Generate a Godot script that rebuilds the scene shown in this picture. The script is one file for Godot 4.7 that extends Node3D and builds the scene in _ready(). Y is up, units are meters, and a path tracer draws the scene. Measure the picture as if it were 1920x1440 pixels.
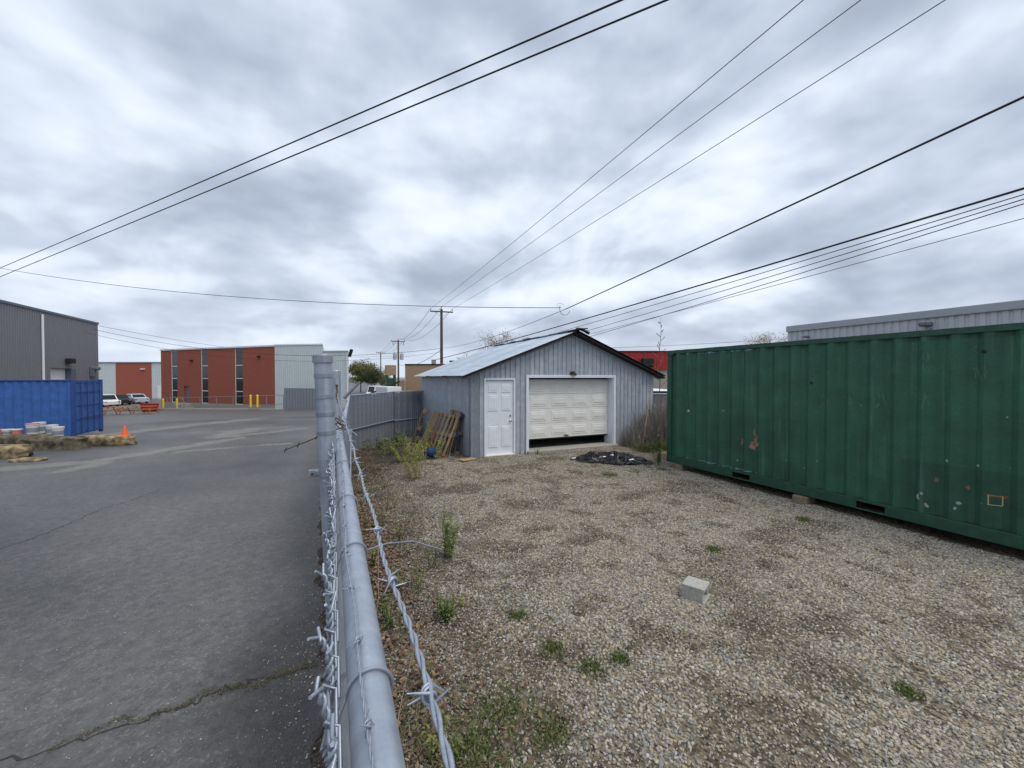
extends Node3D
# A fenced gravel yard with a sheet-metal garage and a green shipping container, an asphalt lot beyond the fence.
# World: x runs to the right of the fence, -z runs along the fence away from the camera, y is up, metres.

var M := {}
var taken := {}
var rng := RandomNumberGenerator.new()

func _ready() -> void:
	rng.seed = 20240507
	# --- camera ---
	var cam := Camera3D.new()
	cam.name = "camera"
	cam.fov = 87.66
	cam.near = 0.02
	cam.far = 1500.0
	add_child(cam)
	cam.position = Vector3(0, 2.1, 0)
	cam.rotation_degrees = Vector3(-0.92, -24.13, 0)
	cam.current = true
	# --- sky and light ---
	var env := Environment.new()
	env.background_mode = Environment.BG_SKY
	var sky := Sky.new()
	var sm := PanoramaSkyMaterial.new()
	sm.panorama = cloud_sky()
	sky.sky_material = sm
	env.sky = sky
	env.background_energy_multiplier = 1.0
	env.tonemap_mode = Environment.TONE_MAPPER_LINEAR
	env.tonemap_exposure = 1.42
	env.sdfgi_enabled = true
	env.ssao_enabled = true
	env.ssil_enabled = true
	var we := WorldEnvironment.new()
	we.name = "world_environment"
	we.environment = env
	add_child(we)
	var sun := DirectionalLight3D.new()
	sun.name = "sun"
	sun.light_energy = 0.5
	sun.light_angular_distance = 40.0
	sun.light_color = Color(1.0, 0.97, 0.92)
	sun.shadow_enabled = true
	sun.rotation_degrees = Vector3(-62, 28, 0)
	add_child(sun)
	# --- the place ---
	make_materials()
	terrain()
	garage()
	container_green()
	near_fence()
	back_fence()
	far_left()
	far_middle()
	far_right()
	utility_lines()
	yard_things()
	plants()
	gravel()

class MB:
	var v := PackedVector3Array()
	var n := PackedVector3Array()
	var c := PackedColorArray()
	var uv := PackedVector2Array()
	var ix := PackedInt32Array()
	var col := Color.WHITE
	func vert(p: Vector3, nn: Vector3, t := Vector2.ZERO) -> int:
		v.append(p); n.append(nn); c.append(col); uv.append(t)
		return v.size() - 1
	func quad(a: Vector3, b: Vector3, cc: Vector3, d: Vector3, out: Vector3, ta := Vector2.ZERO, tb := Vector2.ZERO, tc := Vector2.ZERO, td := Vector2.ZERO) -> void:
		var nn := (cc - a).cross(d - b)
		if nn.length_squared() < 1e-16:
			nn = (b - a).cross(cc - a)
		nn = nn.normalized()
		if nn.dot(out) < 0.0:
			var s := b; b = d; d = s
			var st := tb; tb = td; td = st
			nn = -nn
		var k := v.size()
		vert(a, nn, ta); vert(b, nn, tb); vert(cc, nn, tc); vert(d, nn, td)
		ix.append_array(PackedInt32Array([k, k + 2, k + 1, k, k + 3, k + 2]))
	func tri(a: Vector3, b: Vector3, cc: Vector3, out: Vector3) -> void:
		var nn := (b - a).cross(cc - a).normalized()
		if nn.dot(out) < 0.0:
			var s := b; b = cc; cc = s
			nn = -nn
		var k := v.size()
		vert(a, nn); vert(b, nn); vert(cc, nn)
		ix.append_array(PackedInt32Array([k, k + 2, k + 1]))
	func box(t: Transform3D, s: Vector3, bev := 0.0) -> void:
		var h := s * 0.5
		bev = minf(bev, minf(h.x, minf(h.y, h.z)) * 0.95)
		var P := func(sg: Vector3, ax: int) -> Vector3:
			var p := Vector3.ZERO
			for k in 3:
				p[k] = sg[k] * (h[k] if k == ax else h[k] - bev)
			return t * p
		for ax in 3:
			var b1 := (ax + 1) % 3
			var b2 := (ax + 2) % 3
			for sg: float in [-1.0, 1.0]:
				var r := []
				for e in [[-1, -1], [1, -1], [1, 1], [-1, 1]]:
					var q := Vector3.ZERO
					q[ax] = sg; q[b1] = e[0]; q[b2] = e[1]
					r.append(P.call(q, ax))
				var o := Vector3.ZERO
				o[ax] = sg
				quad(r[0], r[1], r[2], r[3], t.basis * o, Vector2(0, 0), Vector2(1, 0), Vector2(1, 1), Vector2(0, 1))
		if bev <= 0.0:
			return
		for ax in 3:
			var b1 := (ax + 1) % 3
			var b2 := (ax + 2) % 3
			for s1: float in [-1.0, 1.0]:
				for s2: float in [-1.0, 1.0]:
					var q0 := Vector3.ZERO
					q0[ax] = -1.0; q0[b1] = s1; q0[b2] = s2
					var q1 := q0
					q1[ax] = 1.0
					var o := Vector3.ZERO
					o[b1] = s1; o[b2] = s2
					quad(P.call(q0, b1), P.call(q1, b1), P.call(q1, b2), P.call(q0, b2), t.basis * o)
		for sx: float in [-1.0, 1.0]:
			for sy: float in [-1.0, 1.0]:
				for sz: float in [-1.0, 1.0]:
					var q := Vector3(sx, sy, sz)
					tri(P.call(q, 0), P.call(q, 1), P.call(q, 2), t.basis * q)
	func bx(x0: float, x1: float, y0: float, y1: float, z0: float, z1: float, bev := 0.0) -> void:
		box(Transform3D(Basis(), Vector3((x0 + x1) / 2, (y0 + y1) / 2, (z0 + z1) / 2)), Vector3(absf(x1 - x0), absf(y1 - y0), absf(z1 - z0)), bev)
	func tube(pts: PackedVector3Array, rad: PackedFloat32Array, sides := 6, caps := true) -> void:
		var np := pts.size()
		var d := (pts[1] - pts[0]).normalized()
		var u := d.cross(Vector3.UP if absf(d.y) < 0.9 else Vector3.RIGHT).normalized()
		var base := v.size()
		for k in np:
			var dd := (pts[mini(k + 1, np - 1)] - pts[maxi(k - 1, 0)]).normalized()
			u = (u - dd * u.dot(dd)).normalized()
			var w := dd.cross(u)
			var r := rad[mini(k, rad.size() - 1)]
			for s in sides + 1:
				var an := TAU * s / sides
				var o := u * cos(an) + w * sin(an)
				vert(pts[k] + o * r, o, Vector2(float(s) / sides, k))
		for k in np - 1:
			for s in sides:
				var a := base + k * (sides + 1) + s
				var b := a + sides + 1
				ix.append_array(PackedInt32Array([a, b, a + 1, a + 1, b, b + 1]))
		if caps:
			for e: int in [0, np - 1]:
				var dd := (pts[1] - pts[0]).normalized() * -1.0 if e == 0 else (pts[np - 1] - pts[np - 2]).normalized()
				var cc := vert(pts[e], dd)
				for s in sides:
					var p := base + e * (sides + 1) + s
					var a := vert(v[p], dd)
					var b := vert(v[p + 1], dd)
					ix.append_array(PackedInt32Array([cc, a, b] if e == 0 else [cc, b, a]))
	func rod(a: Vector3, b: Vector3, r: float, sides := 6, r2 := -1.0) -> void:
		tube(PackedVector3Array([a, b]), PackedFloat32Array([r, r if r2 < 0 else r2]), sides)
	func lathe(t: Transform3D, prof: Array, sides := 16) -> void:
		for k in prof.size() - 1:
			var p: Vector2 = prof[k]
			var q: Vector2 = prof[k + 1]
			var sl := (q - p).normalized()
			var base := v.size()
			for s in sides + 1:
				var an := TAU * s / sides
				var o := Vector3(cos(an), 0, sin(an))
				var nn := (t.basis * (o * sl.y - Vector3.UP * sl.x)).normalized()
				vert(t * (o * p.x + Vector3.UP * p.y), nn, Vector2(float(s) / sides, p.y))
				vert(t * (o * q.x + Vector3.UP * q.y), nn, Vector2(float(s) / sides, q.y))
			for s in sides:
				var a := base + s * 2
				ix.append_array(PackedInt32Array([a, a + 2, a + 1, a + 2, a + 3, a + 1]))
	func prism(pts: Array, y0: float, y1: float) -> void:
		var mid := Vector2.ZERO
		for p in pts:
			mid += p / pts.size()
		for k in pts.size():
			var p: Vector2 = pts[k]
			var q: Vector2 = pts[(k + 1) % pts.size()]
			var o := (p + q) * 0.5 - mid
			quad(Vector3(p.x, y0, p.y), Vector3(q.x, y0, q.y), Vector3(q.x, y1, q.y), Vector3(p.x, y1, p.y), Vector3(o.x, 0, o.y))
			tri(Vector3(mid.x, y1, mid.y), Vector3(p.x, y1, p.y), Vector3(q.x, y1, q.y), Vector3.UP)
			tri(Vector3(mid.x, y0, mid.y), Vector3(p.x, y0, p.y), Vector3(q.x, y0, q.y), Vector3.DOWN)
	# a sheet of metal with a rib profile: us = [[u, offset], ...]; bottom and top are heights at u
	func sheet(o: Vector3, ud: Vector3, nd: Vector3, us: Array, bot: Callable, top: Callable, up := Vector3.UP, uvs := Vector2.ZERO) -> void:
		for k in us.size() - 1:
			var u0: float = us[k][0]
			var u1: float = us[k + 1][0]
			if u1 - u0 < 1e-5:
				continue
			var e := 0.0002
			var b0: float = bot.call(u0 + e)
			var b1: float = bot.call(u1 - e)
			var t0: float = top.call(u0 + e)
			var t1: float = top.call(u1 - e)
			if t0 - b0 < 0.01 and t1 - b1 < 0.01:
				continue
			var p0: Vector3 = o + ud * u0 + nd * float(us[k][1])
			var p1: Vector3 = o + ud * u1 + nd * float(us[k + 1][1])
			quad(p0 + up * b0, p1 + up * b1, p1 + up * t1, p0 + up * t0, nd, Vector2(u0 * uvs.x, b0 * uvs.y), Vector2(u1 * uvs.x, b1 * uvs.y), Vector2(u1 * uvs.x, t1 * uvs.y), Vector2(u0 * uvs.x, t0 * uvs.y))
	func mesh() -> ArrayMesh:
		var a := []
		a.resize(Mesh.ARRAY_MAX)
		a[Mesh.ARRAY_VERTEX] = v
		a[Mesh.ARRAY_NORMAL] = n
		a[Mesh.ARRAY_COLOR] = c
		a[Mesh.ARRAY_TEX_UV] = uv
		a[Mesh.ARRAY_INDEX] = ix
		var m := ArrayMesh.new()
		m.add_surface_from_arrays(Mesh.PRIMITIVE_TRIANGLES, a)
		return m

func W(x: float, y: float, d: float) -> Vector3:
	return Vector3(x, y, -d)

func numbered(called: String, parent: Node) -> String:
	var key := str(parent.get_instance_id()) + called
	var k: int = taken.get(key, 0)
	taken[key] = k + 1
	return called if k == 0 else "%s_%03d" % [called, k]

func thing(called: String, label: String, cat: String, at := Vector3.ZERO, yaw := 0.0, group := "") -> Node3D:
	var o := Node3D.new()
	o.name = numbered(called, self)
	add_child(o)
	o.position = at
	o.rotation.y = yaw
	o.set_meta("label", label)
	o.set_meta("category", cat)
	if group:
		o.set_meta("group", group)
	return o

func part(called: String, m: Mesh, mt: Material, parent: Node, t := Transform3D()) -> MeshInstance3D:
	var o := MeshInstance3D.new()
	o.mesh = m
	o.material_override = mt
	o.transform = t
	o.name = numbered(called, parent)
	parent.add_child(o)
	return o

func solo(called: String, m: Mesh, mt: Material, label: String, cat: String, t := Transform3D(), group := "") -> MeshInstance3D:
	var o := part(called, m, mt, self, t)
	o.set_meta("label", label)
	o.set_meta("category", cat)
	if group:
		o.set_meta("group", group)
	return o

func ground(called: String, m: Mesh, mt: Material) -> MeshInstance3D:
	var o := part(called, m, mt, self)
	o.set_meta("kind", "structure")
	return o

func T(p: Vector3, yaw := 0.0, pitch := 0.0, roll := 0.0) -> Transform3D:
	return Transform3D(Basis.from_euler(Vector3(pitch, yaw, roll)), p)

func boxm(s: Vector3, bev := 0.0) -> ArrayMesh:
	var b := MB.new()
	b.box(Transform3D(), s, bev)
	return b.mesh()

func pv(a: Array) -> PackedVector3Array:
	return PackedVector3Array(a)

func pf(a: Array) -> PackedFloat32Array:
	return PackedFloat32Array(a)

# ---------- procedural textures ----------
func noise(freq: float, sd: int, oct := 4, kind := FastNoiseLite.TYPE_SIMPLEX_SMOOTH) -> FastNoiseLite:
	var f := FastNoiseLite.new()
	f.noise_type = kind
	f.frequency = freq
	f.seed = sd
	f.fractal_type = FastNoiseLite.FRACTAL_FBM if oct > 1 else FastNoiseLite.FRACTAL_NONE
	f.fractal_octaves = oct
	return f

func cells(freq: float, sd: int, dist := false) -> FastNoiseLite:
	var f := FastNoiseLite.new()
	f.noise_type = FastNoiseLite.TYPE_CELLULAR
	f.frequency = freq
	f.seed = sd
	f.fractal_type = FastNoiseLite.FRACTAL_NONE
	f.cellular_jitter = 0.9
	f.cellular_return_type = FastNoiseLite.RETURN_DISTANCE if dist else FastNoiseLite.RETURN_CELL_VALUE
	return f

func grey(f: FastNoiseLite, w: int, h: int) -> PackedByteArray:
	var im := f.get_seamless_image(w, h)
	im.convert(Image.FORMAT_L8)
	return im.get_data()

func lut(stops: Array) -> PackedColorArray:
	var g := Gradient.new()
	g.offsets = PackedFloat32Array(stops.map(func(s): return s[0]))
	g.colors = PackedColorArray(stops.map(func(s): return s[1]))
	var out := PackedColorArray()
	for k in 256:
		out.append(g.sample(k / 255.0))
	return out

# colour texture: ramp over byte field a, multiplied by 1 + k * (b - 0.5)
func ramp_tex(w: int, h: int, a: PackedByteArray, stops: Array, b := PackedByteArray(), k := 0.0) -> ImageTexture:
	var l := lut(stops)
	var out := PackedByteArray()
	out.resize(w * h * 3)
	var two := b.size() > 0
	for i in w * h:
		var q := l[a[i]]
		var f := 255.0
		if two:
			f *= 1.0 + k * (b[i] / 255.0 - 0.5)
		out[i * 3] = clampi(int(q.r * f), 0, 255)
		out[i * 3 + 1] = clampi(int(q.g * f), 0, 255)
		out[i * 3 + 2] = clampi(int(q.b * f), 0, 255)
	return ImageTexture.create_from_image(Image.create_from_data(w, h, false, Image.FORMAT_RGB8, out))

func normal_tex(w: int, h: int, a: PackedByteArray, k: float) -> ImageTexture:
	var im := Image.create_from_data(w, h, false, Image.FORMAT_L8, a)
	im.convert(Image.FORMAT_RGBA8)
	im.bump_map_to_normal_map(k)
	return ImageTexture.create_from_image(im)

func mat(color: Color, rough := 0.8, metal := 0.0) -> StandardMaterial3D:
	var m := StandardMaterial3D.new()
	m.albedo_color = color
	m.roughness = rough
	m.metallic = metal
	return m

func textured(color: Color, rough: float, metal: float, tex: Texture2D, metres: float, nrm: Texture2D = null, world := false, nk := 1.0) -> StandardMaterial3D:
	var m := mat(color, rough, metal)
	m.albedo_texture = tex
	m.uv1_triplanar = true
	m.uv1_world_triplanar = world
	m.uv1_scale = Vector3.ONE / metres
	if nrm:
		m.normal_enabled = true
		m.normal_texture = nrm
		m.normal_scale = nk
	return m

func C(r: int, g: int, b: int) -> Color:
	return Color8(r, g, b)

func make_materials() -> void:
	var f1 := grey(noise(0.012, 3, 5), 512, 512)
	var f2 := grey(noise(0.09, 5, 3), 512, 512)
	var cl := grey(cells(0.16, 9), 512, 512)
	var mott := ramp_tex(512, 512, f1, [[0.0, C(196, 196, 196)], [0.5, C(226, 226, 226)], [1.0, C(250, 250, 250)]], f2, 0.25)
	M.mottle = mott
	# galvanised steel: spangle and vertical streaks
	var sp := grey(cells(0.045, 21), 512, 512)
	var st := noise(0.02, 31, 4)
	var galv := PackedByteArray()
	galv.resize(512 * 512)
	var stn := grey(st, 512, 512)
	for y in 512:
		for x in 512:
			var s := stn[(y / 14) * 512 + x] * 0.55 + f1[y * 512 + x] * 0.35 + sp[y * 512 + x] * 0.1
			galv[y * 512 + x] = clampi(int(s), 0, 255)
	var gt := ramp_tex(512, 512, galv, [[0.15, C(182, 186, 191)], [0.5, C(212, 215, 219)], [0.85, C(238, 240, 242)]], f2, 0.06)
	M.galv_tex = gt
	var soft := ramp_tex(512, 512, f1, [[0.0, C(243, 243, 241)], [0.5, C(249, 249, 248)], [1.0, C(255, 255, 255)]], f2, 0.04)
	M.galv_wall = textured(C(203, 209, 217), 0.5, 0.18, gt, 1.9)
	M.galv_roof = textured(C(214, 224, 235), 0.45, 0.4, gt, 2.3)
	M.galv_pipe = textured(C(186, 194, 206), 0.45, 0.4, gt, 0.35)
	M.galv_wire = textured(C(176, 185, 200), 0.42, 0.45, mott, 0.06)
	M.galv_dull = textured(C(162, 170, 179), 0.55, 0.4, gt, 0.4)
	M.slat = textured(C(126, 134, 146), 0.6, 0.0, mott, 0.5)
	M.slat2 = textured(C(146, 153, 164), 0.6, 0.0, mott, 0.4)
	M.slat3 = textured(C(110, 118, 130), 0.6, 0.0, mott, 0.6)
	M.rust = textured(C(128, 78, 46), 0.9, 0.0, mott, 0.1)
	M.rust_dark = textured(C(82, 60, 46), 0.85, 0.0, mott, 0.1)
	M.white_paint = textured(C(226, 232, 242), 0.45, 0.0, soft, 1.7)
	M.cream_paint = textured(C(234, 234, 231), 0.5, 0.0, soft, 1.9)
	M.black_felt = textured(C(40, 41, 44), 0.9, 0.0, mott, 0.6)
	M.steel_knob = mat(C(205, 205, 205), 0.25, 0.9)
	M.dark = mat(C(26, 27, 28), 0.8)
	M.rubber = mat(C(24, 24, 25), 0.75)
	var conc_n := normal_tex(512, 512, f2, 3.0)
	M.concrete = textured(C(176, 172, 164), 0.9, 0.0, mott, 0.5, conc_n)
	M.concrete_block = textured(C(190, 188, 182), 0.92, 0.0, mott, 0.22, conc_n)
	# wood
	var wd := PackedByteArray()
	wd.resize(512 * 512)
	for y in 512:
		for x in 512:
			wd[y * 512 + x] = clampi(int(f2[(y / 16) * 512 + x] * 0.7 + f1[y * 512 + x] * 0.3), 0, 255)
	var wt := ramp_tex(512, 512, wd, [[0.2, C(150, 138, 120)], [0.5, C(205, 195, 178)], [0.85, C(244, 238, 226)]])
	M.wood_grey = textured(C(162, 152, 138), 0.9, 0.0, wt, 0.5)
	M.wood_tan = textured(C(196, 174, 144), 0.88, 0.0, wt, 0.5)
	M.wood_brown = textured(C(168, 116, 76), 0.88, 0.0, wt, 0.5)
	M.wood_blue = textured(C(42, 84, 168), 0.75, 0.0, wt, 0.5)
	M.pole_wood = textured(C(108, 101, 96), 0.92, 0.0, wt, 1.2)
	M.picnic = textured(C(214, 138, 82), 0.8, 0.0, wt, 0.7)
	# asphalt
	var ac := grey(cells(0.22, 41), 1024, 1024)
	var an := grey(noise(0.02, 43, 5), 1024, 1024)
	var asp := ramp_tex(1024, 1024, ac, [[0.0, C(160, 159, 159)], [0.45, C(180, 179, 179)], [0.88, C(192, 190, 188)], [0.96, C(212, 209, 205)], [1.0, C(236, 232, 225)]], an, 0.3)
	var acd := grey(cells(0.22, 41, true), 1024, 1024)
	M.asphalt = textured(Color.WHITE, 0.5, 0.0, asp, 3.1, normal_tex(1024, 1024, acd, 2.2), true, 0.4)
	M.asphalt.vertex_color_use_as_albedo = true
	# soil and small grit under the gravel
	var gc := grey(cells(0.1, 51), 1024, 1024)
	var gcd := grey(cells(0.1, 51, true), 1024, 1024)
	var soil := ramp_tex(1024, 1024, gc, [[0.0, C(120, 112, 104)], [0.3, C(168, 158, 144)], [0.6, C(206, 194, 172)], [0.85, C(238, 228, 206)], [1.0, C(255, 250, 238)]], an, 0.4)
	M.soil = textured(Color.WHITE, 0.95, 0.0, soil, 1.9, normal_tex(1024, 1024, gcd, 3.0), true)
	M.soil.vertex_color_use_as_albedo = true
	M.stone = textured(Color.WHITE, 0.9, 0.0, mott, 0.05)
	M.stone.vertex_color_use_as_albedo = true
	M.leaf = mat(Color.WHITE, 0.7)
	M.leaf.vertex_color_use_as_albedo = true
	M.leaf.backlight = Color(0.5, 0.5, 0.4)
	M.dry = mat(Color.WHITE, 0.9)
	M.dry.vertex_color_use_as_albedo = true
	M.bark = textured(C(120, 104, 92), 0.95, 0.0, wt, 0.6)
	M.tarp = mat(C(15, 15, 18), 0.3)
	M.tarp_white = mat(C(225, 226, 232), 0.5)
	M.rock = textured(C(176, 164, 138), 0.95, 0.0, ramp_tex(512, 512, f1, [[0.2, C(120, 112, 100)], [0.5, C(200, 190, 172)], [0.8, C(250, 244, 230)]], cl, 0.3), 2.2, conc_n, false, 0.4)
	M.rock_dark = textured(C(118, 112, 102), 0.95, 0.0, M.rock.albedo_texture, 2.2, conc_n, false, 0.4)
	# brickwork too far away to tell the bricks apart
	var bk := PackedByteArray()
	bk.resize(512 * 512 * 3)
	for y in 512:
		for x in 512:
			var row := y / 16
			var xx := (x + (row % 2) * 24) % 512
			var j := (y % 16) < 2 or (xx % 48) < 2
			var r := (f1[(row * 16 % 512) * 512 + (xx / 48) * 48] + f2[y * 512 + x]) / 510.0
			var q := C(166, 150, 140) if j else Color8(152 + int(r * 38), 78 + int(r * 26), 58 + int(r * 22))
			var i := (y * 512 + x) * 3
			bk[i] = q.r8; bk[i + 1] = q.g8; bk[i + 2] = q.b8
	var bt := ImageTexture.create_from_image(Image.create_from_data(512, 512, false, Image.FORMAT_RGB8, bk))
	M.brick = textured(C(232, 214, 208), 0.9, 0.0, bt, 2.4)
	M.tan_brick = textured(C(178, 152, 126), 0.92, 0.0, mott, 2.0)
	M.white_metal = textured(C(200, 209, 212), 0.55, 0.0, soft, 6.0)
	M.grey_metal = textured(C(120, 121, 128), 0.6, 0.0, soft, 6.0)
	M.pale_metal = textured(C(186, 190, 198), 0.5, 0.0, soft, 6.0)
	M.pale_trim = textured(C(166, 170, 180), 0.5, 0.1, soft, 4.0)
	M.red_metal = textured(C(176, 40, 34), 0.55, 0.0, mott, 4.0)
	M.glass_dark = mat(C(22, 26, 32), 0.08, 0.0)
	M.frame_white = mat(C(222, 224, 226), 0.5)
	M.blue_paint = textured(C(56, 104, 178), 0.5, 0.0, mott, 2.6)
	M.blue_bar = textured(C(38, 76, 146), 0.5, 0.0, mott, 1.0)
	M.yellow = mat(C(232, 192, 40), 0.5)
	M.red_bin = mat(C(190, 30, 36), 0.5)
	M.orange = mat(C(244, 96, 30), 0.55)
	M.plastic_white = textured(C(232, 232, 230), 0.45, 0.0, mott, 0.4)
	M.plastic_pink = mat(C(206, 120, 116), 0.5)
	M.cable = mat(C(34, 35, 38), 0.7)
	M.conductor = mat(C(86, 88, 94), 0.5, 0.3)
	M.insulator = mat(C(150, 146, 140), 0.3)
	M.transformer = mat(C(178, 186, 192), 0.5, 0.1)
	M.green_paint = paint_material()
	M.green_rail = textured(C(40, 86, 67), 0.55, 0.0, mott, 0.9)

# worn green paint on the container's long side: scuffs, peeled patches, a band painted over in darker green
func paint_material() -> StandardMaterial3D:
	var w := 2048
	var h := 864
	var a := grey(noise(0.006, 61, 5), w, h)
	var b := grey(noise(0.05, 63, 4), w, h)
	var s := grey(noise(0.03, 65, 3), w, 64)
	var out := PackedByteArray()
	out.resize(w * h * 3)
	var base := C(43, 93, 71)
	var dark := C(37, 82, 64)
	for y in h:
		for x in w:
			var i := y * w + x
			var na := a[i] / 255.0
			var nb := b[i] / 255.0
			var D := 7.08 - 6.06 * x / w
			var Y := 2.55 - 2.3 * y / h
			var q := base
			if Y < 0.92 + 0.05 * na and D < 2.82 + 0.04 * nb:
				q = dark
			elif Y < 1.3 + 0.1 * nb and D > 4.2 and D < 5.9:
				q = base.lerp(dark, 0.55)
			q = q * (0.86 + 0.22 * na + 0.16 * (nb - 0.5))
			var sk := s[(y / 30 % 64) * w + x] / 255.0
			if sk > 0.66:
				q = q.lerp(C(96, 130, 108), minf(1.0, (sk - 0.66) * 2.2) * (0.3 + 0.7 * na))
			out[i * 3] = clampi(q.r8, 0, 255); out[i * 3 + 1] = clampi(q.g8, 0, 255); out[i * 3 + 2] = clampi(q.b8, 0, 255)
	var im := Image.create_from_data(w, h, false, Image.FORMAT_RGB8, out)
	var r := RandomNumberGenerator.new()
	r.seed = 77
	var blot := func(D: float, Y: float, rx: float, ry: float, cl: Color, ragged := 0.5) -> void:
		var cx := int((7.08 - D) / 6.06 * w)
		var cy := int((2.55 - Y) / 2.3 * h)
		var px := rx / 6.06 * w
		var py := ry / 2.3 * h
		for yy in range(-int(py) - 2, int(py) + 3):
			for xx in range(-int(px) - 2, int(px) + 3):
				var X := cx + xx
				var Z := cy + yy
				if X < 0 or Z < 0 or X >= w or Z >= h:
					continue
				var e := sqrt(pow(xx / maxf(px, 1), 2) + pow(yy / maxf(py, 1), 2))
				if e < 1.0 - ragged * (b[Z * w + X] / 255.0):
					im.set_pixel(X, Z, cl * (0.85 + 0.3 * r.randf()))
	# peeled patches and scuffs, where the photograph shows them
	for k in 9:
		blot.call(4.97 + r.randf_range(-0.05, 0.05), 0.8 + k * 0.032, 0.035 + 0.012 * r.randf() - k * 0.002, 0.05, C(150, 106, 92), 0.7)
	blot.call(4.99, 0.76, 0.075, 0.07, C(164, 120, 106), 0.7)
	blot.call(5.22, 0.82, 0.04, 0.09, C(132, 100, 88), 0.8)
	for q in [[4.9, 0.82, 0.05], [2.66, 0.46, 0.05], [2.57, 0.37, 0.045], [2.62, 0.52, 0.03], [2.27, 0.49, 0.04], [2.3, 0.42, 0.035], [2.39, 1.0, 0.028], [2.12, 0.99, 0.024], [3.5, 0.98, 0.014], [5.6, 1.4, 0.022], [6.3, 2.3, 0.018], [4.4, 0.62, 0.018], [4.1, 0.55, 0.02], [5.3, 0.45, 0.02], [3.9, 0.7, 0.014], [1.9, 1.6, 0.016], [1.5, 1.2, 0.03], [6.2, 0.6, 0.016]]:
		blot.call(q[0], q[1], q[2] * 0.8, q[2], C(150, 168, 164), 0.85)
	for q in [[2.49, 0.72, 0.05], [2.58, 0.36, 0.03], [2.2, 0.7, 0.05], [1.4, 0.6, 0.06]]:
		blot.call(q[0], q[1], q[2] * 0.7, q[2], C(138, 92, 74), 0.8)
	for q in [[3.46, 1.68], [2.63, 1.77], [3.8, 1.7], [2.63, 2.28], [2.1, 2.1], [3.1, 1.75], [1.6, 1.8], [4.6, 1.66]]:
		for k in 12:
			blot.call(q[0] + r.randf_range(-0.07, 0.07), q[1] + r.randf_range(-0.12, 0.1), 0.008, r.randf_range(0.02, 0.07), C(66, 110, 88), 0.7)
	for k in 40:
		var D := r.randf_range(4.85, 6.5)
		blot.call(D, 0.275 + r.randf() * 0.02, r.randf_range(0.02, 0.05), 0.012, C(112, 146, 156), 0.7)
	for k in 30:
		blot.call(r.randf_range(1.1, 7.0), r.randf_range(0.26, 2.5), r.randf_range(0.003, 0.012), r.randf_range(0.004, 0.02), C(110, 136, 122) if k % 3 else C(110, 80, 66), 0.5)
	# the square left by a sticker: a yellow edge, rust above it
	var tx := int((7.08 - 2.05) / 6.06 * w)
	var ty := int((2.55 - 0.66) / 2.3 * h)
	for k in 14:
		blot.call(1.96 + r.randf_range(-0.07, 0.07), 0.655, 0.03, 0.022, C(120, 74, 40), 0.7)
	for k in 44:
		im.fill_rect(Rect2i(tx + 8 + (b[k * 7] / 96), ty + k, 3, 1), C(200, 188, 120))
		im.fill_rect(Rect2i(tx + 42 + (b[k * 5] / 96), ty + k, 3, 1), C(200, 188, 120))
		if k < 36:
			im.fill_rect(Rect2i(tx + 8 + k, ty + (b[k * 11] / 80), 1, 3), C(160, 128, 76))
			im.fill_rect(Rect2i(tx + 8 + k, ty + 42 + (b[k * 3] / 96), 1, 3), C(200, 188, 120))
	im.fill_rect(Rect2i(int(0.6 / 6.06 * w), int(1.2 / 2.3 * h), 14, 15), C(214, 214, 120))
	var m := mat(Color.WHITE, 0.55)
	m.albedo_texture = ImageTexture.create_from_image(im)
	return m

func cloud_sky() -> ImageTexture:
	var w := 2048
	var h := 1024
	var n1 := noise(0.95, 11, 6)
	var n2 := noise(3.2, 23, 5)
	var n3 := noise(0.45, 37, 3)
	var n4 := noise(2.6, 91, 6)
	var out := PackedFloat32Array()
	out.resize(w * h * 3)
	var lo := Color(0.29, 0.335, 0.425)
	var mid := Color(0.44, 0.50, 0.60)
	var hi := Color(0.645, 0.70, 0.785)
	var haze := Color(0.57, 0.63, 0.715)
	for y in h / 2 + 2:
		var el := PI * (0.5 - (y + 0.5) / h)
		var sy := sin(el)
		var cy := cos(el)
		var stretch := 1.0 / (maxf(sy, 0.0) + 0.26)
		var hz := pow(clampf(1.0 - sy / 0.16, 0.0, 1.0), 1.6)
		for x in w:
			var ph := TAU * ((x + 0.5) / w - 0.5)
			var qx := sin(ph) * cy * stretch
			var qz := -cos(ph) * cy * stretch
			var wv := n3.get_noise_2d(qx + 7.0, qz)
			var t := n1.get_noise_2d(qx + wv * 0.5, qz + wv * 0.35) * 0.85 + n2.get_noise_2d(qx - wv, qz) * 0.3 + wv * 0.6
			t = clampf((t + n4.get_noise_3d(sin(ph) * cy, sy * 2.2, cos(ph) * cy) * 0.7) * 0.6 + 0.475, 0.0, 1.0)
			t = t * t * (3.0 - 2.0 * t)
			var c := lo.lerp(mid, t * 2.0) if t < 0.5 else mid.lerp(hi, t * 2.0 - 1.0)
			c = c.lerp(haze, hz * 0.75)
			var i := (y * w + x) * 3
			out[i] = c.r; out[i + 1] = c.g; out[i + 2] = c.b
	for y in range(h / 2 + 2, h):
		for x in w:
			var i := (y * w + x) * 3
			out[i] = 0.2; out[i + 1] = 0.2; out[i + 2] = 0.2
	return ImageTexture.create_from_image(Image.create_from_data(w, h, false, Image.FORMAT_RGBF, out.to_byte_array()))

# ---------- ground ----------
func lot_y(d: float) -> float:
	return -0.03 - 0.03 * clampf(d - 3.0, 0.0, 63.0)

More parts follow.
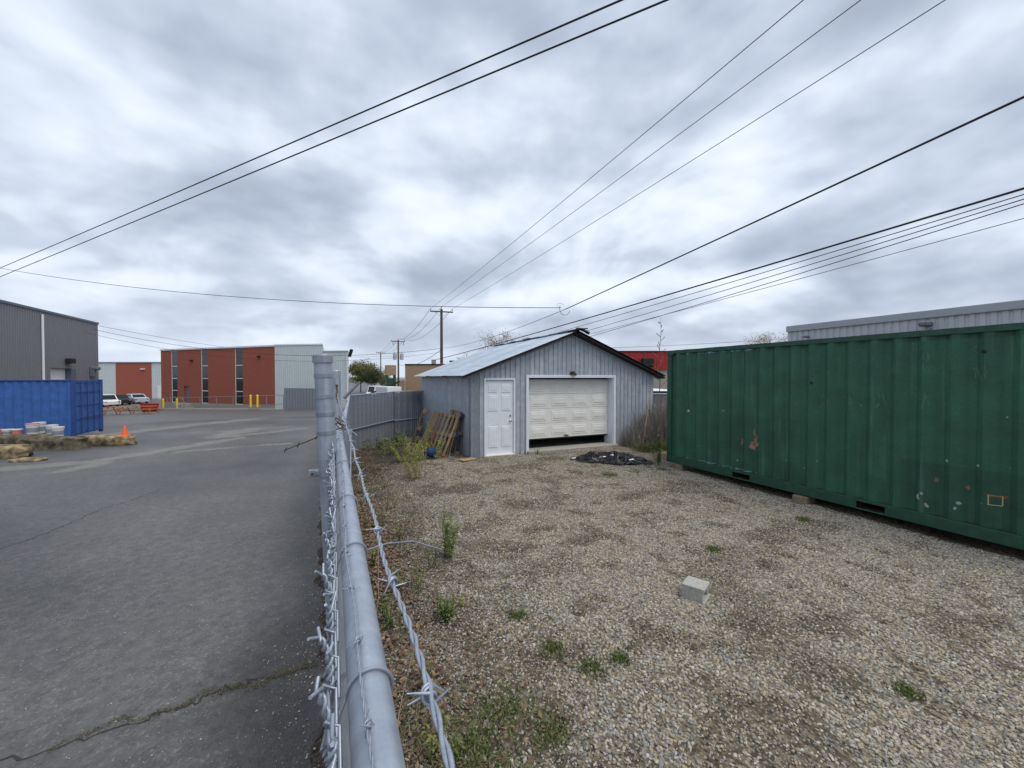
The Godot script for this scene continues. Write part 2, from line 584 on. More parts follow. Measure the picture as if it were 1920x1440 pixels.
func yard_y(x: float, d: float) -> float:
	var y := -0.03 * maxf(0.0, d - 9.5) + 0.012 * bump.get_noise_2d(x * 3.0, d * 3.0) + 0.03 * bump.get_noise_2d(x * 0.6, d * 0.6)
	if x < 0.1:
		# the edge falls away under the asphalt along a ragged line
		y = lerpf(y, lot_y(d) - 0.05, smoothstep(0.02, -0.26, x + 0.1 * bump.get_noise_2d(3.0, d * 1.4) + 0.05 * bump.get_noise_2d(x * 5.0, d * 5.0)))
	return y

var bump := FastNoiseLite.new()
var patch := FastNoiseLite.new()

func grid(x0: float, x1: float, d0: float, d1: float, step: float, height: Callable, tint: Callable) -> ArrayMesh:
	var nx := int(ceil((x1 - x0) / step))
	var nd := int(ceil((d1 - d0) / step))
	var b := MB.new()
	for j in nd + 1:
		for i in nx + 1:
			var x := x0 + (x1 - x0) * i / nx
			var d := d0 + (d1 - d0) * j / nd
			b.col = tint.call(x, d)
			b.vert(W(x, height.call(x, d), d), Vector3.UP, Vector2(x, d))
	for j in nd:
		for i in nx:
			var a := j * (nx + 1) + i
			var e := a + nx + 1
			b.ix.append_array(PackedInt32Array([a, e, a + 1, a + 1, e, e + 1]))
	return b.mesh()

# how bare the soil is: 0 full gravel, 1 bare dirt
func bare(x: float, d: float) -> float:
	var s := patch.get_noise_2d(x * 1.0, d * 1.0)
	var t := smoothstep(0.16, 0.36, s)
	t = maxf(t, 1.3 * smoothstep(0.2, 0.36, patch.get_noise_2d(x * 3.1 + 20.0, d * 2.2)))
	var along := 1.1 - x * 0.55 + 0.5 * patch.get_noise_2d(x * 2.3 + 40.0, d * 2.3)
	if d > 8.5:
		along += (d - 8.5) * 0.35 * clampf(2.6 - x, 0.0, 1.0)
	t = maxf(t * 0.5, clampf(along, 0.0, 1.0))
	for q in [[3.25, 2.25, 0.34], [3.8, 2.05, 0.4], [3.0, 6.0, 0.5], [4.9, 5.6, 0.5], [2.1, 7.2, 0.8], [5.0, 9.0, 0.6], [5.2, 3.4, 0.45], [4.4, 2.9, 0.3], [2.9, 4.3, 0.3]]:
		var e := Vector2((x - q[0]) / q[2], (d - q[1]) / (q[2] * 0.6)).length() + 0.7 * patch.get_noise_2d(x * 3.0, d * 3.0)
		t = maxf(t, clampf(1.1 - e, 0.0, 0.7))
	return t

func terrain() -> void:
	bump.frequency = 1.0
	bump.seed = 5
	bump.fractal_octaves = 3
	patch.frequency = 0.55
	patch.seed = 12
	patch.fractal_octaves = 4
	var pt := noise(0.16, 71, 5)
	var pf2 := noise(0.9, 73, 4)
	var streak := noise(0.5, 75, 4)
	var silt := [[-9.5, 15.5, -6.8, 15.9, 0.6], [-6.5, 14.5, -6.26, 16.5, 0.4], [-6.26, 16.5, -5.2, 18.5, 0.55], [-5.2, 18.5, -3.85, 21.0, 0.5], [-4.9, 17.3, -1.7, 17.85, 0.28], [-4.85, 22.4, -4.0, 25.9, 0.9], [-10.2, 26.3, -8.6, 30.1, 0.9], [-8.6, 30.1, -5.3, 35.5, 1.0], [-5.0, 21.5, -1.5, 24.5, 0.4]]
	var tint_lot := func(x: float, d: float) -> Color:
		var k := 0.165 + 0.12 * pt.get_noise_2d(x * 1.3 + d * 0.35, d * 0.8) + 0.03 * pf2.get_noise_2d(x, d)
		var c := Color(k * 1.02, k * 1.0, k * 0.99)
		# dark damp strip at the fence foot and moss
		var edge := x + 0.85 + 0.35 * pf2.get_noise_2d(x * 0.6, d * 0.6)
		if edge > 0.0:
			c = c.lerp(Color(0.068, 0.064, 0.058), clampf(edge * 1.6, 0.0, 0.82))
		# pale silt left by run-off, where the photograph shows it
		if d > 12.0:
			var best := 9.0
			for s in silt:
				var p := Vector2(s[0], s[1])
				var q := Vector2(s[2], s[3])
				var e := Geometry2D.get_closest_point_to_segment(Vector2(x, d), p, q)
				best = minf(best, Vector2(x, d).distance_to(e) / s[4])
			var m := best + 0.9 * streak.get_noise_2d(x * 1.2, d * 1.2)
			if m < 1.0:
				c = c.lerp(Color(0.42, 0.40, 0.35), smoothstep(1.0, 0.55, m) * (0.65 + 0.3 * pf2.get_noise_2d(x * 3.0, d * 3.0)))
		return c
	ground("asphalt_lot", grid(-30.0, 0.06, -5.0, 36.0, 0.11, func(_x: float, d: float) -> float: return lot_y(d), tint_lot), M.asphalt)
	var far_tint := func(x: float, d: float) -> Color:
		var k := 0.21 + 0.04 * pt.get_noise_2d(x * 0.5, d * 0.5)
		return Color(k, k, k * 1.02)
	var b := MB.new()
	var rows := [-400.0, -60.0, -5.0, 3.0, 12.0, 24.0, 36.0, 46.0, 56.0, 66.0, 80.0, 110.0, 170.0, 300.0, 900.0]
	var cols := [-900.0, -300.0, -120.0, -60.0, -40.0, -30.0, -20.0, -12.0, -6.0, 0.0, 6.0, 14.0, 24.0, 40.0, 80.0, 200.0, 900.0]
	for d in rows:
		for x in cols:
			b.col = far_tint.call(x, d)
			b.vert(W(x, lot_y(d) - 0.012 - (0.25 if x > 0.0 and d < 30.0 else 0.0), d), Vector3.UP)
	for j in rows.size() - 1:
		for i in cols.size() - 1:
			var a: int = j * cols.size() + i
			var e: int = a + cols.size()
			b.ix.append_array(PackedInt32Array([a, e, a + 1, a + 1, e, e + 1]))
	ground("ground", b.mesh(), M.asphalt)
	var tint_yard := func(x: float, d: float) -> Color:
		var t := bare(x, d)
		var k := 1.0 + 0.25 * pf2.get_noise_2d(x * 2.0, d * 2.0)
		return Color(0.33, 0.305, 0.26).lerp(Color(0.08, 0.068, 0.057), t) * k
	ground("gravel_yard", grid(-0.5, 20.0, -5.0, 18.0, 0.07, yard_y, tint_yard), M.soil)

# ---------- garage ----------
func ribs(u0: float, u1: float, pitch: float, shape: Array, extra := []) -> Array:
	var us := []
	for k in range(int(floor(u0 / pitch)) - 1, int(ceil(u1 / pitch)) + 1):
		for s in shape:
			var u: float = k * pitch + s[0]
			if u > u0 + 0.001 and u < u1 - 0.001:
				us.append([u, s[1]])
	var off := func(u: float) -> float:
		var f := fposmod(u, pitch)
		for k in shape.size():
			var a: Array = shape[k]
			var b: Array = shape[(k + 1) % shape.size()]
			var bu: float = b[0] + (pitch if k == shape.size() - 1 else 0.0)
			if f >= a[0] and f <= bu:
				return lerpf(a[1], b[1], (f - a[0]) / maxf(bu - a[0], 1e-6))
		return 0.0
	for e in [u0, u1] + extra:
		if e >= u0 - 0.001 and e <= u1 + 0.001:
			us.append([e, off.call(e)])
	us.sort_custom(func(a, b): return a[0] < b[0])
	return us

func sine(u0: float, u1: float, pitch: float, amp: float) -> Array:
	var us := []
	var n := int(round((u1 - u0) / pitch * 6))
	for k in n + 1:
		var u := u0 + (u1 - u0) * k / n
		us.append([u, amp * sin(TAU * u / pitch)])
	return us

func garage() -> void:
	var g := thing("sheet_metal_garage", "grey galvanised sheet-metal garage with gable roof, white door and roller door", "garage", W(3.3, 0, 10))
	var wd := 6.22
	var dep := 6.3
	var apex := 3.12
	var V := [[0.0, 0.0], [0.056, 0.0], [0.066, -0.022], [0.084, -0.022], [0.094, 0.0]]
	var gable := func(u: float) -> float: return 2.13 + 1.22 * (1.0 - absf(u - apex) / 3.12) if u < apex else 3.35 - (u - apex) * 0.396
	var cutout := func(u: float) -> float:
		if u > 0.36 and u < 1.27: return 2.08
		if u > 1.66 and u < 4.62: return 2.1
		return -0.05
	# front, in sheets
	var edges := [0.22, 0.95, 1.68, 2.4, 3.12, 3.86, 4.58, 5.4, wd]
	for k in edges.size() - 1:
		var b := MB.new()
		b.sheet(Vector3.ZERO, Vector3.RIGHT, Vector3.BACK, ribs(edges[k], edges[k + 1], 0.15, V, [0.36, 1.27, 1.66, 4.62, apex]), cutout, gable)
		part("wall_sheet", b.mesh(), M.galv_wall, g, T(Vector3(0, 0, 0.002 * (k % 2))))
	var cm := MB.new()
	cm.bx(-0.006, 0.225, -0.06, 2.17, -0.006, 0.012, 0.003)
	cm.bx(-0.014, -0.003, -0.06, 2.12, -0.16, 0.012, 0.003)
	part("corner_flashing", cm.mesh(), M.galv_dull, g)
	# side and back walls
	for k in 8:
		var b := MB.new()
		b.sheet(Vector3.ZERO, Vector3.FORWARD, Vector3.LEFT, ribs(k * dep / 8, (k + 1) * dep / 8, 0.15, V), func(_u: float) -> float: return -0.3, func(_u: float) -> float: return 2.12)
		part("wall_sheet", b.mesh(), M.galv_wall, g, T(Vector3(-0.002 * (k % 2), 0, 0)))
	for k in 2:
		var b := MB.new()
		b.sheet(Vector3(wd, 0, 0), Vector3.FORWARD, Vector3.RIGHT, ribs(k * dep / 2, (k + 1) * dep / 2, 0.15, V), func(_u: float) -> float: return -0.3, func(_u: float) -> float: return 2.1)
		part("wall_sheet", b.mesh(), M.galv_wall, g)
	var bb := MB.new()
	bb.sheet(Vector3(0, 0, -dep), Vector3.RIGHT, Vector3.FORWARD, ribs(0, wd, 0.15, V, [apex]), func(_u: float) -> float: return -0.3, gable)
	part("wall_sheet", bb.mesh(), M.galv_wall, g)
	var fl := MB.new()
	fl.bx(0.02, wd - 0.02, -0.25, 0.035, -dep + 0.02, -0.02)
	part("floor_slab", fl.mesh(), M.concrete, g)
	var sl := MB.new()
	sl.bx(1.62, 4.7, -0.1, 0.06, -0.32, 0.16, 0.02)
	part("door_sill", sl.mesh(), M.concrete, g)
	# roof: corrugated sheets laid from eave to ridge
	var over := 0.3
	for side: float in [-1.0, 1.0]:
		var half := 3.42 if side < 0 else 3.36
		var drop := 1.3
		var slope := Vector3(side * half, -drop, 0).normalized()
		var nrm := Vector3(side * drop, half, 0).normalized()
		var run := Vector2(half, drop).length()
		var n := 9
		for k in n:
			var u0 := (dep + over + 0.2) * k / n
			var u1 := (dep + over + 0.2) * (k + 1) / n + (0.05 if k < n - 1 else 0.0)
			var b := MB.new()
			var top := Vector3(apex, 3.45, over)
			var jag := 0.02 * sin(k * 2.3)
			b.sheet(top, Vector3.FORWARD, nrm, sine(u0, u1, 0.076, 0.011), func(_u: float) -> float: return 0.0, func(_u: float) -> float: return run + jag, slope)
			part("roof_sheet", b.mesh(), M.galv_roof if side < 0 else M.black_felt, g, T(nrm * (0.004 * (k % 2))))
		# rafters under the overhang and the trim on the gable
		var r := MB.new()
		var ang := atan2(-drop, half) * side
		var mid := Vector3(apex, 3.45, 0) + slope * run * 0.5
		r.box(Transform3D(Basis(Vector3.BACK, ang), mid + Vector3(0, -0.045 if side < 0 else -0.065, 0.12)), Vector3(run - 0.02, 0.035 if side < 0 else 0.06, 0.28), 0.01)
		part("rake_board", r.mesh(), M.rust_dark if side < 0 else M.black_felt, g)
		var tr := MB.new()
		tr.box(Transform3D(Basis(Vector3.BACK, ang), mid + Vector3(0, -0.12, 0.018)), Vector3(run - 0.08, 0.05, 0.03), 0.006)
		part("gable_trim", tr.mesh(), M.galv_dull if side < 0 else M.galv_roof, g)
	for k in 11:
		var rc := MB.new()
		rc.box(T(Vector3(apex + rng.randf_range(-0.04, 0.04), 3.475 + rng.randf_range(-0.012, 0.012), 0.3 - k * 0.61), 0, 0, rng.randf_range(-0.1, 0.1)), Vector3(0.3, 0.03, 0.62), 0.012)
		part("ridge_cap", rc.mesh(), M.black_felt if k < 1 else M.galv_roof, g)
	for k in 5:
		var rc := MB.new()
		rc.box(T(Vector3(apex + 0.02 + k * 0.085, 3.5 - maxf(0, k - 1) * 0.03, 0.25 + 0.02 * (k % 2)), 0.3 * k, 0.2, 0.4 - 0.2 * k), Vector3(0.09, 0.06, 0.12), 0.015)
		part("felt_scrap", rc.mesh(), M.black_felt, g)
	# white entrance door with six pressed panels
	var fr := MB.new()
	fr.bx(0.36, 0.41, -0.04, 2.08, -0.03, 0.035, 0.006)
	fr.bx(1.22, 1.27, -0.04, 2.08, -0.03, 0.035, 0.006)
	fr.bx(0.41, 1.22, 2.03, 2.08, -0.03, 0.033, 0.006)
	part("door_frame", fr.mesh(), M.white_paint, g)
	var dm := MB.new()
	dm.bx(0.415, 1.215, 0.03, 2.025, -0.055, -0.015, 0.004)
	var door := part("entrance_door", dm.mesh(), M.white_paint, g)
	for row in [[0.22, 0.78], [0.95, 1.12], [1.2, 1.62], [1.7, 1.9]]:
		if row[0] == 0.95:
			continue
		for cx: float in [0.62, 1.01]:
			var p := MB.new()
			p.box(T(Vector3(cx, (row[0] + row[1]) / 2, -0.012)), Vector3(0.27, row[1] - row[0], 0.02), 0.009)
			p.box(T(Vector3(cx, (row[0] + row[1]) / 2, -0.006)), Vector3(0.17, row[1] - row[0] - 0.1, 0.018), 0.008)
			part("door_panel", p.mesh(), M.white_paint, door)
	var kn := MB.new()
	kn.lathe(Transform3D(Basis(Vector3.RIGHT, PI / 2), Vector3(1.13, 0.92, -0.016)), [Vector2(0, 0), Vector2(0.033, 0), Vector2(0.033, 0.008), Vector2(0.012, 0.012), Vector2(0.012, 0.04), Vector2(0.03, 0.05), Vector2(0.032, 0.066), Vector2(0.02, 0.078), Vector2(0, 0.08)], 18)
	part("door_knob", kn.mesh(), M.steel_knob, door)
	var db := MB.new()
	db.lathe(Transform3D(Basis(Vector3.RIGHT, PI / 2), Vector3(1.13, 1.06, -0.016)), [Vector2(0, 0), Vector2(0.03, 0), Vector2(0.027, 0.02), Vector2(0, 0.022)], 18)
	part("deadbolt", db.mesh(), M.steel_knob, door)
	var th := MB.new()
	th.bx(0.41, 1.22, -0.05, 0.028, -0.08, 0.05, 0.006)
	part("threshold", th.mesh(), M.cream_paint, g)
	# overhead door, stopped a hand's width above the sill
	var of := MB.new()
	of.bx(1.6, 1.68, -0.04, 2.17, -0.22, 0.04, 0.006)
	of.bx(4.6, 4.69, -0.04, 2.17, -0.24, 0.04, 0.006)
	of.bx(1.68, 4.6, 2.09, 2.17, -0.22, 0.038, 0.006)
	part("door_frame", of.mesh(), M.white_paint, g)
	var jb := MB.new()
	jb.bx(4.585, 4.603, 0.02, 2.09, -0.42, 0.0, 0.003)
	part("jamb_lining", jb.mesh(), M.white_paint, g)
	var hd := MB.new()
	hd.bx(1.68, 4.585, 1.94, 2.088, -0.36, -0.3, 0.01)
	part("door_header", hd.mesh(), M.rust_dark, g)
	var od := Node3D.new()
	od.name = "overhead_door"
	g.add_child(od)
	var y0 := 0.33
	var hs := 0.43
	for k in 4:
		var s := MB.new()
		s.box(T(Vector3(3.13, y0 + hs * (k + 0.5), -0.25)), Vector3(2.9, hs - 0.006, 0.045), 0.008)
		for c in 4:
			var cx := 1.68 + 0.09 + 0.34 + c * 0.71
			s.box(T(Vector3(cx, y0 + hs * (k + 0.5), -0.224)), Vector3(0.54, 0.27, 0.014), 0.0065)
			s.box(T(Vector3(cx, y0 + hs * (k + 0.5), -0.214)), Vector3(0.42, 0.15, 0.016), 0.0075)
		part("door_section", s.mesh(), M.cream_paint, od)
	var sea := MB.new()
	sea.bx(1.69, 4.57, y0 - 0.03, y0, -0.27, -0.23, 0.008)
	part("bottom_seal", sea.mesh(), M.rubber, od)
	var hn := MB.new()
	hn.box(T(Vector3(3.05, y0 + 0.05, -0.21)), Vector3(0.16, 0.03, 0.03), 0.01)
	part("lift_handle", hn.mesh(), M.rust_dark, od)
	# small lamp bracket under the gable
	var lp := MB.new()
	lp.box(T(Vector3(3.1, 2.24, 0.05)), Vector3(0.13, 0.09, 0.1), 0.02)
	lp.box(T(Vector3(3.15, 2.2, 0.1), 0, 0.5), Vector3(0.1, 0.06, 0.1), 0.02)
	part("wall_fitting", lp.mesh(), M.rust_dark, g)

# ---------- green container ----------
func castings(g: Node3D, x0: float, x1: float, y0: float, y1: float, z0: float, z1: float, m: Material) -> void:
	for x in [x0, x1]:
		for y in [y0, y1]:
			for z in [z0, z1]:
				var sx: float = 1.0 if x == x0 else -1.0
				var sy: float = 1.0 if y == y0 else -1.0
				var sz: float = 1.0 if z == z0 else -1.0
				var b := MB.new()
				b.box(T(Vector3(x + sx * 0.081, y + sy * 0.059, z + sz * 0.089)), Vector3(0.166, 0.122, 0.182), 0.01)
				b.box(T(Vector3(x + sx * 0.0, y + sy * 0.059, z + sz * 0.089)), Vector3(0.014, 0.05, 0.075), 0.006)
				part("corner_casting", b.mesh(), m, g)

func trapez(L: float, pitch: float, depth: float) -> Array:
	return ribs(0.1, L - 0.1, pitch, [[0.0, 0.0], [0.072, 0.0], [0.14, -depth], [0.21, -depth]], [0.1, L - 0.1])

func container_green() -> void:
	var g := thing("shipping_container", "long dark green shipping container with scuffed peeling paint beside the gravel", "container", W(7.15, 0.135, 7.08))
	# local: x into the container, y up, z from the far end (0) towards the near end (+6.06)
	var L := 6.06
	var Wd := 2.44
	var H := 2.59
	var sd := MB.new()
	var us := trapez(L, 0.278, 0.05)
	for k in us.size() - 1:
		var u0: float = us[k][0]
		var u1: float = us[k + 1][0]
		var n := 6
		for j in n:
			var h0 := 0.16 + (H - 0.22) * j / n
			var h1 := 0.16 + (H - 0.22) * (j + 1) / n
			var P := func(u: float, o: float, h: float) -> Vector3:
				return Vector3(0.012 - o + 0.006 * bump.get_noise_2d(u * 1.7, h * 2.0), h, u)
			var a: Vector3 = P.call(u0, us[k][1], h0)
			var b: Vector3 = P.call(u1, us[k + 1][1], h0)
			var c: Vector3 = P.call(u1, us[k + 1][1], h1)
			var d: Vector3 = P.call(u0, us[k][1], h1)
			var uvf := func(u: float, h: float) -> Vector2: return Vector2(u / L, 1.0 - (h + 0.1 - 0.25) / 2.3)
			sd.quad(a, b, c, d, Vector3.LEFT, uvf.call(u0, h0), uvf.call(u1, h0), uvf.call(u1, h1), uvf.call(u0, h1))
	part("side_panel", sd.mesh(), M.green_paint, g)
	# top rail, dented
	var tp := MB.new()
	var pts := []
	for k in 45:
		pts.append([0.02 + (L - 0.04) * k / 44, 0.012 * bump.get_noise_2d(k * 0.9, 3.0)])
	for k in 44:
		var z0: float = pts[k][0]
		var z1: float = pts[k + 1][0]
		var e0: float = pts[k][1]
		var e1: float = pts[k + 1][1]
		var yb := H - 0.075
		tp.quad(Vector3(e0, yb, z0), Vector3(e1, yb, z1), Vector3(e1, H + e1 * 0.5, z1), Vector3(e0, H + e0 * 0.5, z0), Vector3.LEFT)
		tp.quad(Vector3(e0, H + e0 * 0.5, z0), Vector3(e1, H + e1 * 0.5, z1), Vector3(0.07, H, z1), Vector3(0.07, H, z0), Vector3.UP)
		tp.quad(Vector3(e0, yb, z0), Vector3(e1, yb, z1), Vector3(0.07, yb, z1), Vector3(0.07, yb, z0), Vector3.DOWN)
	part("top_rail", tp.mesh(), M.green_rail, g)
	# bottom rail with fork pockets
	var br := MB.new()
	var stops := [0.1, 1.70, 2.06, 3.74, 4.08, L - 0.1]
	for k in [0, 2, 4]:
		br.bx(0.0, 0.06, 0.0, 0.155, stops[k], stops[k + 1], 0.006)
	for k in [1, 3]:
		br.bx(0.0, 0.06, 0.118, 0.155, stops[k], stops[k + 1], 0.004)
		br.bx(0.0, 0.06, 0.0, 0.02, stops[k], stops[k + 1], 0.004)
	part("bottom_rail", br.mesh(), M.green_rail, g)
	for k in [1, 3]:
		var pk := MB.new()
		pk.bx(0.02, 2.4, 0.116, 0.124, stops[k], stops[k + 1])
		pk.bx(0.02, 2.4, 0.012, 0.02, stops[k], stops[k + 1])
		pk.bx(0.02, 2.4, 0.02, 0.116, stops[k] - 0.006, stops[k])
		pk.bx(0.02, 2.4, 0.02, 0.116, stops[k + 1], stops[k + 1] + 0.006)
		part("fork_pocket", pk.mesh(), M.rust_dark, g)
	for z: float in [0.0, L]:
		for x: float in [0.0, Wd]:
			var p := MB.new()
			var zz: float = 0.065 if z == 0.0 else L - 0.065
			p.box(T(Vector3(0.075 if x == 0.0 else Wd - 0.075, H / 2, zz)), Vector3(0.146, H - 0.24, 0.13), 0.012)
			part("corner_post", p.mesh(), M.green_rail, g)
	castings(g, 0.0, Wd, 0.0, H, 0.0, L, M.green_rail)
	var rf := MB.new()
	rf.bx(0.06, Wd - 0.02, H - 0.05, H - 0.02, 0.05, L - 0.05)
	part("roof", rf.mesh(), M.green_rail, g)
	var en := MB.new()
	en.bx(0.14, Wd - 0.14, 0.14, H - 0.06, 0.03, 0.06)
	var en2 := MB.new()
	en2.bx(0.14, Wd - 0.14, 0.14, H - 0.06, L - 0.06, L - 0.03)
	part("end_panel", en2.mesh(), M.green_rail, g)
	part("end_panel", en.mesh(), M.green_rail, g)
	var fs := MB.new()
	fs.bx(Wd - 0.05, Wd - 0.01, 0.0, H - 0.05, 0.13, L - 0.13)
	part("side_panel", fs.mesh(), M.green_rail, g)
	var fl := MB.new()
	fl.bx(0.06, Wd - 0.06, 0.125, 0.17, 0.1, L - 0.1)
	part("floor", fl.mesh(), M.rust_dark, g)
	# cargo seal cord and two bullet-like holes
	var co := MB.new()
	co.tube(pv([Vector3(0.0, 2.2, 0.63), Vector3(-0.008, 1.9, 0.61), Vector3(-0.006, 1.7, 0.6), Vector3(-0.008, 1.5, 0.63), Vector3(0.0, 1.28, 0.62)]), pf([0.004]), 5)
	part("cord", co.mesh(), M.cable, g)
	for q in [[5.0, 2.28], [3.1, 1.88]]:
		var ho := MB.new()
		ho.lathe(Transform3D(Basis(Vector3.BACK, PI / 2), Vector3(0.016, q[1], q[0])), [Vector2(0.022, 0), Vector2(0.022, 0.012), Vector2(0, 0.013)], 12)
		part("vent_hole", ho.mesh(), M.dark, g)
	# timber blocks it stands on
	for q in [[7.3, 6.75, "far corner"], [7.24, 4.12, "middle, between its fork pockets"], [7.24, 1.5, "near end"]]:
		var m := MB.new()
		m.box(T(Vector3.ZERO, 0.1), Vector3(0.3, 0.13, 0.22), 0.012)
		solo("timber_block", m.mesh(), M.wood_grey, "weathered timber block under the green container's " + q[2], "timber block", T(W(q[0], yard_y(q[0], q[1]) + 0.064, q[1])), "timber blocks under the green container")

# ---------- the fence under the camera ----------
func helix(a: Vector3, b: Vector3, r: float, turns: float, ph: float, n: int, sag := 0.0) -> PackedVector3Array:
	var d := (b - a).normalized()
	var u := d.cross(Vector3.UP if absf(d.y) < 0.9 else Vector3.RIGHT).normalized()
	var w := d.cross(u)
	var out := PackedVector3Array()
	for k in n + 1:
		var t := float(k) / n
		var an := TAU * turns * t + ph
		out.append(a.lerp(b, t) + (u * cos(an) + w * sin(an)) * r + Vector3.DOWN * sag * 4.0 * t * (1.0 - t))
	return out

func barbed_wire(called: String, label: String, pts: Array, wire: float, pitch: float, spacing: float, first: float, spike := 0.016) -> void:
	var g := thing(called, label, "barbed wire", pts[0])
	var a := MB.new()
	var b := MB.new()
	var total := 0.0
	var segs := []
	for k in pts.size() - 1:
		segs.append((pts[k + 1] - pts[k]).length())
		total += segs[k]
	var at := func(s: float) -> Vector3:
		for k in segs.size():
			if s <= segs[k] or k == segs.size() - 1:
				return pts[k].lerp(pts[k + 1], s / segs[k]) - pts[0]
			s -= segs[k]
		return Vector3.ZERO
	var n := int(total / pitch * 10)
	var pa := PackedVector3Array()
	var pb := PackedVector3Array()
	for k in n + 1:
		var s := total * k / n
		var p: Vector3 = at.call(s)
		var d: Vector3 = (at.call(minf(s + 0.01, total)) - at.call(maxf(s - 0.01, 0.0))).normalized()
		var u := d.cross(Vector3.UP).normalized()
		var w := d.cross(u)
		var an := TAU * s / pitch + 0.5 * sin(s * 9.0)
		var wob := Vector3(0.0015 * sin(s * 21.0), 0.002 * sin(s * 13.0), 0)
		pa.append(p + wob + (u * cos(an) + w * sin(an)) * wire * 0.95)
		pb.append(p + wob - (u * cos(an) + w * sin(an)) * wire * 0.95)
	a.tube(pa, pf([wire]), 7)
	b.tube(pb, pf([wire]), 7)
	part("strand", a.mesh(), M.galv_wire, g)
	part("strand", b.mesh(), M.galv_wire, g)
	var s := first
	while s < total - 0.02:
		var p: Vector3 = at.call(s)
		var d: Vector3 = (at.call(s + 0.01) - p).normalized()
		var tw := rng.randf() * TAU
		var u := d.cross(Vector3.UP).normalized().rotated(d, tw)
		var w := d.cross(u)
		var m := MB.new()
		var wr := wire * 0.85
		for q in 2:
			var loop := PackedVector3Array()
			var rr := wire * 2.6
			var ph := PI * q + 0.3
			var sg := 1.0 if q == 0 else -1.0
			var e0 := u.rotated(d, ph) * rr
			loop.append(p + (e0 + u.rotated(d, ph - 1.35 * sg) * spike * rng.randf_range(0.85, 1.25)) - d * 0.004 * sg)
			for k in 15:
				var an := ph + sg * TAU * 1.15 * k / 14.0
				loop.append(p + u.rotated(d, an) * rr + d * (k / 14.0 - 0.5) * 0.009 * sg)
			var an2 := ph + sg * TAU * 1.15
			loop.append(p + u.rotated(d, an2) * rr + u.rotated(d, an2 + 1.35 * sg) * spike * rng.randf_range(0.85, 1.25) + d * 0.006 * sg)
			var rad := []
			for k in loop.size():
				rad.append(wr if k > 0 and k < loop.size() - 1 else wr * 0.35)
			m.tube(loop, pf(rad), 6)
		part("barb", m.mesh(), M.galv_wire, g)
		s += spacing * rng.randf_range(0.93, 1.07)

func band(g: Node3D, y: float, r: float, hgt: float, m: Material, ax: Vector3, bolt := 0.0) -> void:
	var b := MB.new()
	b.lathe(T(ax + Vector3(0, y, 0)), [Vector2(r - 0.004, -hgt / 2), Vector2(r + 0.0025, -hgt / 2), Vector2(r + 0.0025, hgt / 2), Vector2(r - 0.004, hgt / 2)], 24)
	var o := part("tension_band" if bolt == 0.0 else "rail_clamp", b.mesh(), m, g)
	if bolt != 0.0:
		var c := MB.new()
		for s: float in [-1.0, 1.0]:
			c.box(T(ax + Vector3(bolt * (r + 0.018), y, 0.006 * s), 0.0), Vector3(0.045, hgt, 0.004), 0.0015)
		c.box(T(ax + Vector3(bolt * (r + 0.006), y, 0)), Vector3(0.03, hgt, 0.022), 0.006)
		part("lug", c.mesh(), M.galv_dull, o)
		var n := MB.new()
		n.lathe(Transform3D(Basis(Vector3.RIGHT, PI / 2), ax + Vector3(bolt * (r + 0.026), y, -0.022)), [Vector2(0, 0), Vector2(0.009, 0), Vector2(0.009, 0.008), Vector2(0.005, 0.008), Vector2(0.005, 0.04), Vector2(0.0, 0.04)], 6)
		part("bolt", n.mesh(), M.rust_dark, o)

